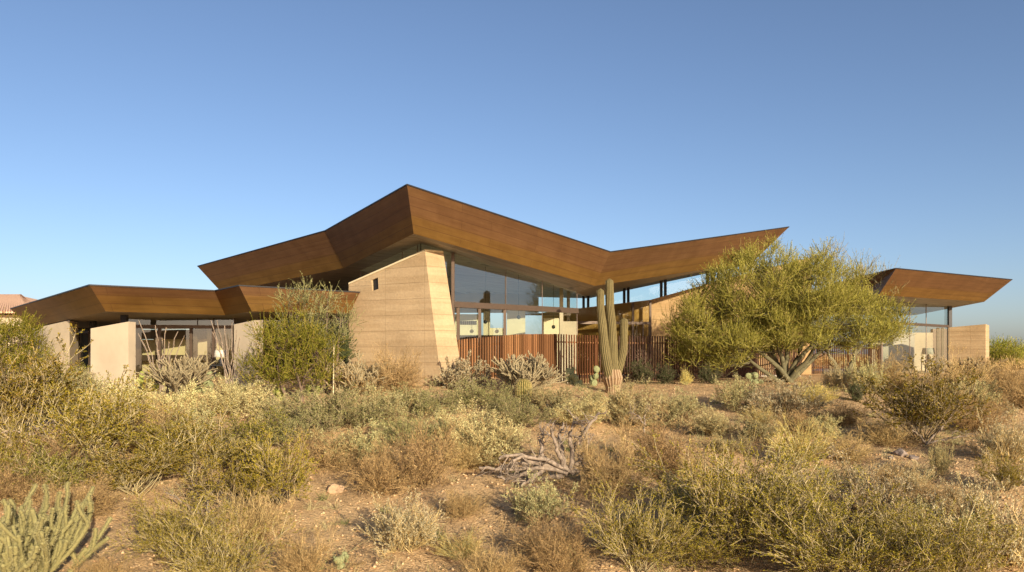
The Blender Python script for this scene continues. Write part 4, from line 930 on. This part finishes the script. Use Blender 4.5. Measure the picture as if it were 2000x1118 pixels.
# ---------------------------------------------------------------- shrubs
SH = [
 # far row
 ('dome', 905, 752, 700, 100, 'pale round silvery shrub at the foot of the rammed earth wall'),
 ('twiggy', 775, 765, 682, 130, 'airy olive twig shrub in front of the rammed earth wall'),
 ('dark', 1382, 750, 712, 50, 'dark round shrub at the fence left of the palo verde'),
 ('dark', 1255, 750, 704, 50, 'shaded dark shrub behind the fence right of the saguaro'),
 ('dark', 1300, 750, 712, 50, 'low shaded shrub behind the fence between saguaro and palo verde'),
 ('grass', 1340, 752, 720, 30, 'small yellow tuft at the fence below the palo verde crown'),
 ('silver', 1640, 762, 706, 70, 'silvery shrub at the right end of the slat fence'),
 ('grey', 1690, 768, 700, 80, 'grey shrub between the fence end and the big right creosote'),
 ('brown', 1745, 765, 690, 130, 'brown dry shrub under the right side of the palo verde crown'),
 ('brown', 1860, 782, 696, 150, 'tan dry shrub below the right wing windows'),
 ('twiggy', 1960, 770, 700, 130, 'twiggy shrub right of the end wall'),
 ('twiggy', 2010, 800, 712, 120, 'dry shrub cut by the right edge above the reddish soil'),
 ('grey', 1440, 800, 735, 120, 'grey green shrub left of the palo verde trunk'),
 ('silver', 1530, 815, 738, 150, 'pale grey green shrub before the palo verde trunk'),
 ('grass', 1590, 792, 744, 90, 'golden dry grass mound right of the palo verde trunk'),
 ('dark', 1672, 782, 746, 44, 'small dark shrub on the soil path right of the palo verde'),
 ('creosote', 1800, 862, 704, 250, 'large yellow green creosote on the right hand slope'),
 ('straw', 1235, 832, 750, 190, 'pale straw coloured shrub right below the saguaro'),
 ('straw', 1130, 832, 772, 150, 'low straw shrub left below the saguaro'),
 ('grey', 1080, 805, 755, 110, 'grey green low shrub right of the barrel cactus'),
 ('grey', 1330, 820, 764, 120, 'grey shrub on the rise right of the straw shrub'),
 ('straw', 1385, 850, 800, 130, 'flat straw shrub in the middle of the right slope'),
 ('olive', 930, 800, 742, 170, 'olive shrub left of the barrel cactus'),
 ('olive', 830, 812, 742, 190, 'olive grey shrub below the rammed earth wall corner'),
 ('grey', 735, 830, 755, 180, 'grey green mound below the buckhorn cholla'),
 ('olive', 650, 842, 758, 200, 'grey olive mound below the bushy green tree'),
 ('straw', 540, 832, 766, 150, 'straw grey shrub left of the olive mound'),
 ('straw', 440, 812, 744, 150, 'pale straw shrub below the ocotillo'),
 ('straw', 340, 822, 752, 160, 'straw shrub below the branching cholla'),
 ('straw', 245, 812, 742, 130, 'straw shrub below the left blade wall'),
 ('grey', 170, 800, 728, 110, 'grey shrub in front of the far left wall'),
 ('green', 112, 800, 688, 120, 'upright green shrub covering the far left wall'),
 ('creosote', 40, 870, 660, 250, 'tall olive creosote at the left edge'),
 ('creosote', 175, 905, 742, 210, 'olive creosote between the left edge and the twiggy thicket'),
 ('twiggy', 290, 880, 780, 220, 'grey brown twig thicket left of centre'),
 ('creosote', 380, 940, 800, 200, 'yellow green creosote before the twig thicket'),
 ('creosote', 260, 965, 845, 230, 'wide low creosote above the corner cholla'),
 ('green', 500, 880, 800, 130, 'green low shrub left of the leaning stick'),
 ('creosote', 545, 985, 838, 160, 'compact yellow green creosote left of the pale rock'),
 ('twiggy', 630, 915, 838, 170, 'grey twig shrub above the pale rock'),
 ('brown', 735, 960, 868, 170, 'brown twig shrub right of the pale rock'),
 ('twiggy', 825, 950, 820, 150, 'vase shaped twig shrub in the middle'),
 ('straw', 955, 905, 796, 200, 'large golden straw dome above the dead branches'),
 ('twiggy', 905, 915, 850, 120, 'grey twigs at the foot of the golden straw dome'),
 ('brown', 1190, 960, 838, 210, 'large brown dry shrub right of the dead tree'),
 ('brown', 1290, 930, 815, 190, 'brown shrub behind the bottom right creosote'),
 ('grey', 1050, 1020, 935, 150, 'grey low shrub under the dead branches'),
 ('straw', 1420, 885, 850, 110, 'low straw clump on soil right of centre'),
 ('grass', 1560, 905, 822, 130, 'large golden grass tuft on the right slope'),
 ('grass', 1480, 835, 790, 70, 'small golden grass tuft under the grey shrub'),
 ('twiggy', 1650, 900, 845, 110, 'dry twig clump on the reddish soil'),
 ('twiggy', 1730, 868, 815, 120, 'dark dry twigs behind the grey rocks'),
 ('brown', 1900, 842, 765, 150, 'brown shrub right of the large creosote'),
 ('grey', 1835, 930, 862, 70, 'small grey shrub casting a long shadow at the right'),
 ('silver', 1955, 905, 800, 160, 'silvery tan shrub at the right edge on reddish soil'),
 ('silver', 1700, 1035, 905, 220, 'silver leaved shrub above the bottom right creosote'),
 ('silver', 1960, 1105, 935, 220, 'large silver shrub in the bottom right corner'),
 ('grey', 1840, 1090, 985, 170, 'grey shrub between silver corner shrub and creosote'),
 ('silver', 785, 1072, 962, 220, 'pale silver fan shaped shrub at bottom centre left'),
 ('creosote_near', 1450, 1085, 862, 300, 'big olive creosote at the bottom right'),
 ('creosote_near', 1640, 1150, 925, 320, 'broad creosote at the bottom edge right of the big one'),
 ('creosote_near', 1250, 1120, 952, 230, 'creosote at the bottom edge right of centre'),
 ('creosote_near', 1850, 1180, 1000, 220, 'low creosote at the bottom edge near the right corner'),
 ('silver', 1545, 985, 900, 130, 'silver shrub between the big creosote and the golden tuft'),
 ('brown', 590, 1130, 1030, 200, 'brown twig shrub at the bottom left of centre'),
 ('twiggy', 480, 1060, 960, 170, 'dry twig shrub below the compact creosote'),
 ('creosote_near', 420, 1150, 985, 190, 'thin olive creosote at the bottom edge left of centre'),
 ('brown', 205, 1150, 1082, 130, 'dry twig clump at the bottom edge beside the corner cholla'),
 ('brown', 165, 1010, 930, 190, 'brown thicket above the corner cholla'),
 ('twiggy', 20, 985, 900, 170, 'dry thicket at the left edge above the corner cholla'),
 ('green', 95, 960, 865, 150, 'green low shrub between the left edge creosotes'),
 ('brown', 960, 1145, 1060, 200, 'brown dry clump at bottom centre'),
 ('brown', 1095, 1130, 1050, 150, 'dark dry clump at bottom centre right'),
 ('grass', 900, 1090, 1040, 120, 'dry grass tuft right of the pale silver shrub'),
 ('grey', 1330, 1000, 930, 130, 'grey shrub left of the big olive creosote'),
 ('straw', 470, 905, 850, 120, 'straw clump between the left creosotes'),
 ('grey', 1160, 790, 762, 60, 'tiny grey shrub at the foot of the saguaro'),
 ('olive', 980, 790, 756, 70, 'small olive shrub touching the barrel cactus'),
 ('straw', 870, 860, 810, 120, 'straw shrub left of the golden dome'),
 ('grey', 1600, 860, 812, 90, 'grey shrub behind the golden tuft'),
 ('creosote', 1960, 960, 880, 110, 'green sprig shrub at the right edge'),
 ('creosote', 330, 905, 808, 190, 'olive creosote in the middle of the left hand slope'),
 ('creosote', 455, 1000, 880, 190, 'creosote between the yellow green one and the dry twig shrub below'),
 ('twiggy', 110, 930, 842, 170, 'tangled grey thicket under the left edge creosote'),
 ('creosote', 10, 960, 810, 160, 'dark olive creosote cut by the left edge above the thicket'),
 ('grey', 700, 905, 830, 150, 'grey shrub right of the bleached stick'),
 ('olive', 790, 870, 800, 160, 'olive grey shrub behind the vase shaped twigs'),
 ('creosote_near', 330, 1090, 960, 200, 'olive creosote above the bottom edge left of centre'),
 ('brown', 900, 1010, 955, 120, 'brown twigs on open soil right of the fan shaped shrub'),
 ('twiggy', 1080, 1095, 1010, 190, 'dark tangle of twigs at the bottom centre'),
 ('brown', 1360, 960, 880, 150, 'brown twigs behind the big olive creosote'),
 ('creosote_near', 1540, 1060, 930, 200, 'creosote sprig between the big olive creosote and the silver shrubs'),
 ('creosote_near', 1350, 1110, 985, 220, 'creosote filling the bottom edge between two others'),
 ('creosote_near', 1740, 1110, 985, 220, 'olive creosote before the silver leaved shrub'),
 ('silver', 1880, 1010, 935, 140, 'silver shrub over the dark hollow at the right'),
 ('twiggy', 1820, 1000, 945, 110, 'dark round nest of dry twigs at the right'),
 ('grey', 1640, 965, 905, 130, 'grey shrub left of the silver leaved shrub'),
 ('silver', 1780, 960, 905, 120, 'pale shrub below the blocky grey rock'),
 ('twiggy', 1560, 850, 800, 120, 'grey thicket above the large golden tuft'),
 ('grey', 1900, 800, 740, 120, 'grey shrub right of the tan dry shrub near the end wall'),
 ('twiggy', 1640, 830, 785, 120, 'dry twigs on the reddish soil path'),
 ('grey', 1480, 865, 815, 110, 'grey low shrub left of the golden tuft'),
 ('olive', 1010, 835, 775, 130, 'olive shrub below the barrel cactus'),
 ('grey', 385, 860, 790, 150, 'grey shrub in the straw below the glass doors'),
 ('olive', 560, 875, 800, 150, 'olive grey shrub left of the grey twigs'),
 ('grey', 480, 800, 745, 110, 'grey shrub at the foot of the right blade wall'),
 ('twiggy', 220, 860, 770, 170, 'grey twigs right of the left edge creosotes'),
 ('twiggy', 1750, 960, 900, 110, 'thin twig clump in front of the grey rocks'),
]
for s_ in SH: shrub(*s_)

# ---------------------------------------------------------------- ground cover (stuff)
def scatter_pts(n, rng, dmin, dmax, pw_=.6):
    d = dmin+(dmax-dmin)*rng.uniform(0, 1, n)**pw_; u = rng.uniform(-.75, .75, n); X = u*d; return X, d
rng = np.random.default_rng(99)
n = 30000; X, Y = scatter_pts(n, rng, 7.5, 26, 1.1); s = .007+.03*rng.uniform(0, 1, n)**4
oc = np.array([(1, 0, 0), (0, 1, 0), (-1, 0, 0), (0, -1, 0), (0, 0, 1), (0, 0, -1)], float); tf = np.array([(0, 1, 4), (1, 2, 4), (2, 3, 4), (3, 0, 4), (1, 0, 5), (2, 1, 5), (3, 2, 5), (0, 3, 5)])
v = oc[None]*s[:, None, None]*rng.uniform(.6, 1.3, (n, 6, 1)); a = rng.uniform(0, 6.28, n); c, q = np.cos(a)[:, None], np.sin(a)[:, None]
v = np.stack([v[..., 0]*c-v[..., 1]*q, v[..., 0]*q+v[..., 1]*c, v[..., 2]*.7], -1)+np.stack([X, Y, gz(X, Y)+s*.3], 1)[:, None]
fi = (tf[None]+np.arange(n)[:, None, None]*6).reshape(-1, 3)
M['peb'] = mat_leaf('pebbles', (0.425, 0.252, 0.119), (0.775, 0.567, 0.297), None, 0.0)
o = link('gravel', npmesh('gravel', v.reshape(-1, 3), fi, M['peb'])); o['kind'] = 'stuff'; o['label'] = 'loose gravel on the sandy slope'; o['category'] = 'gravel'
# dry grass and low brush
def cover(name, label, n, nb, h, mat, w, seed, dmin, dmax, spread=.9, thr=-2):
    rng = np.random.default_rng(seed); X, Y = scatter_pts(n, rng, dmin, dmax, .9)
    keep = (np.sin(X*1.1+seed)*np.sin(Y*.9+seed*2)+rng.normal(size=n)*.4) > thr; X, Y = X[keep], Y[keep]; m = len(X); sc = rng.uniform(.4, 1.3, m)
    o = np.repeat(np.stack([X, Y, gz(X, Y)-.005], 1), nb, 0); o[:, :2] += rng.normal(size=(m*nb, 2))*.04
    d = nrmz(rng.normal(size=(m*nb, 3))*[spread, spread, .3]+[0, 0, .8]); p = grow(o, d, h*np.repeat(sc, nb)*rng.uniform(.5, 1.2, m*nb), 3, .2, -.05, rng)
    v, q = tubes(p, w, w*.3, 3); o = link(name, npmesh(name, v, q, M[mat])); o['kind'] = 'stuff'; o['label'] = label; o['category'] = name.replace('_', ' ')
cover('dry_grass', 'short dry straw grass between the shrubs', 2200, 12, .17, 'straw', .003, 1, 8, 26, .8, 0.1)
cover('twig_litter', 'brown twigs and litter lying on the soil', 11000, 9, .15, 'litter', .0035, 2, 8, 26, 2.6, -.2)
cover('low_brush', 'low tan brush covering the slope below the house', 800, 26, .22, 'greyleaf', .0035, 3, 15, 24, 1.0, .1)
cover('shade_brush', 'low grey green brush filling gaps between the shrubs', 450, 30, .26, 'mesq', .0045, 7, 8.5, 24, 1.1, .15)
cover('far_brush', 'far dry brush on the flat ground beyond the house', 1500, 40, 1.0, 'brown', .03, 4, 44, 150, 1.2, -3)

# ---------------------------------------------------------------- light, sky, camera
SAZ, SEL = R(28), R(15)
sd = Vector((math.sin(SAZ)*math.cos(SEL), -math.cos(SAZ)*math.cos(SEL), math.sin(SEL)))
ld = bpy.data.lights.new('sun', 'SUN'); ld.energy = 5.0; ld.angle = R(.5); ld.color = (1.0, .88, .69)
lo = bpy.data.objects.new('sun', ld); COL.objects.link(lo); lo.rotation_euler = sd.to_track_quat('Z', 'Y').to_euler(); lo.location = (20, -40, 20)
w = bpy.data.worlds.new('World'); S.world = w; w.use_nodes = True; nt = w.node_tree
bg = nt.nodes['Background']; sk = nt.nodes.new('ShaderNodeTexSky'); sk.sky_type = 'NISHITA'; sk.sun_disc = False
sk.sun_elevation = SEL; sk.sun_rotation = math.pi-SAZ; sk.air_density = .8; sk.dust_density = 2.0; sk.ozone_density = 4.5; sk.altitude = 600
nt.links.new(mixc(nt, 1.0, sk.outputs[0], (1.22, .93, .77), 'MULTIPLY'), bg.inputs[0]); bg.inputs[1].default_value = .145
cam = bpy.data.cameras.new('camera'); cam.sensor_width = 36; cam.lens = F/2000*36; cam.shift_y = (HY-559)/2000; cam.clip_end = 4000; cam.clip_start = .1
co = bpy.data.objects.new('camera', cam); COL.objects.link(co); co.location = (0, 0, ZC); co.rotation_euler = (R(90), 0, 0); S.camera = co
S.view_settings.view_transform = 'Standard'; S.view_settings.look = 'None'; S.view_settings.exposure = 0.57
S.render.engine = 'CYCLES'; S.cycles.max_bounces = 8; S.cycles.transparent_max_bounces = 16
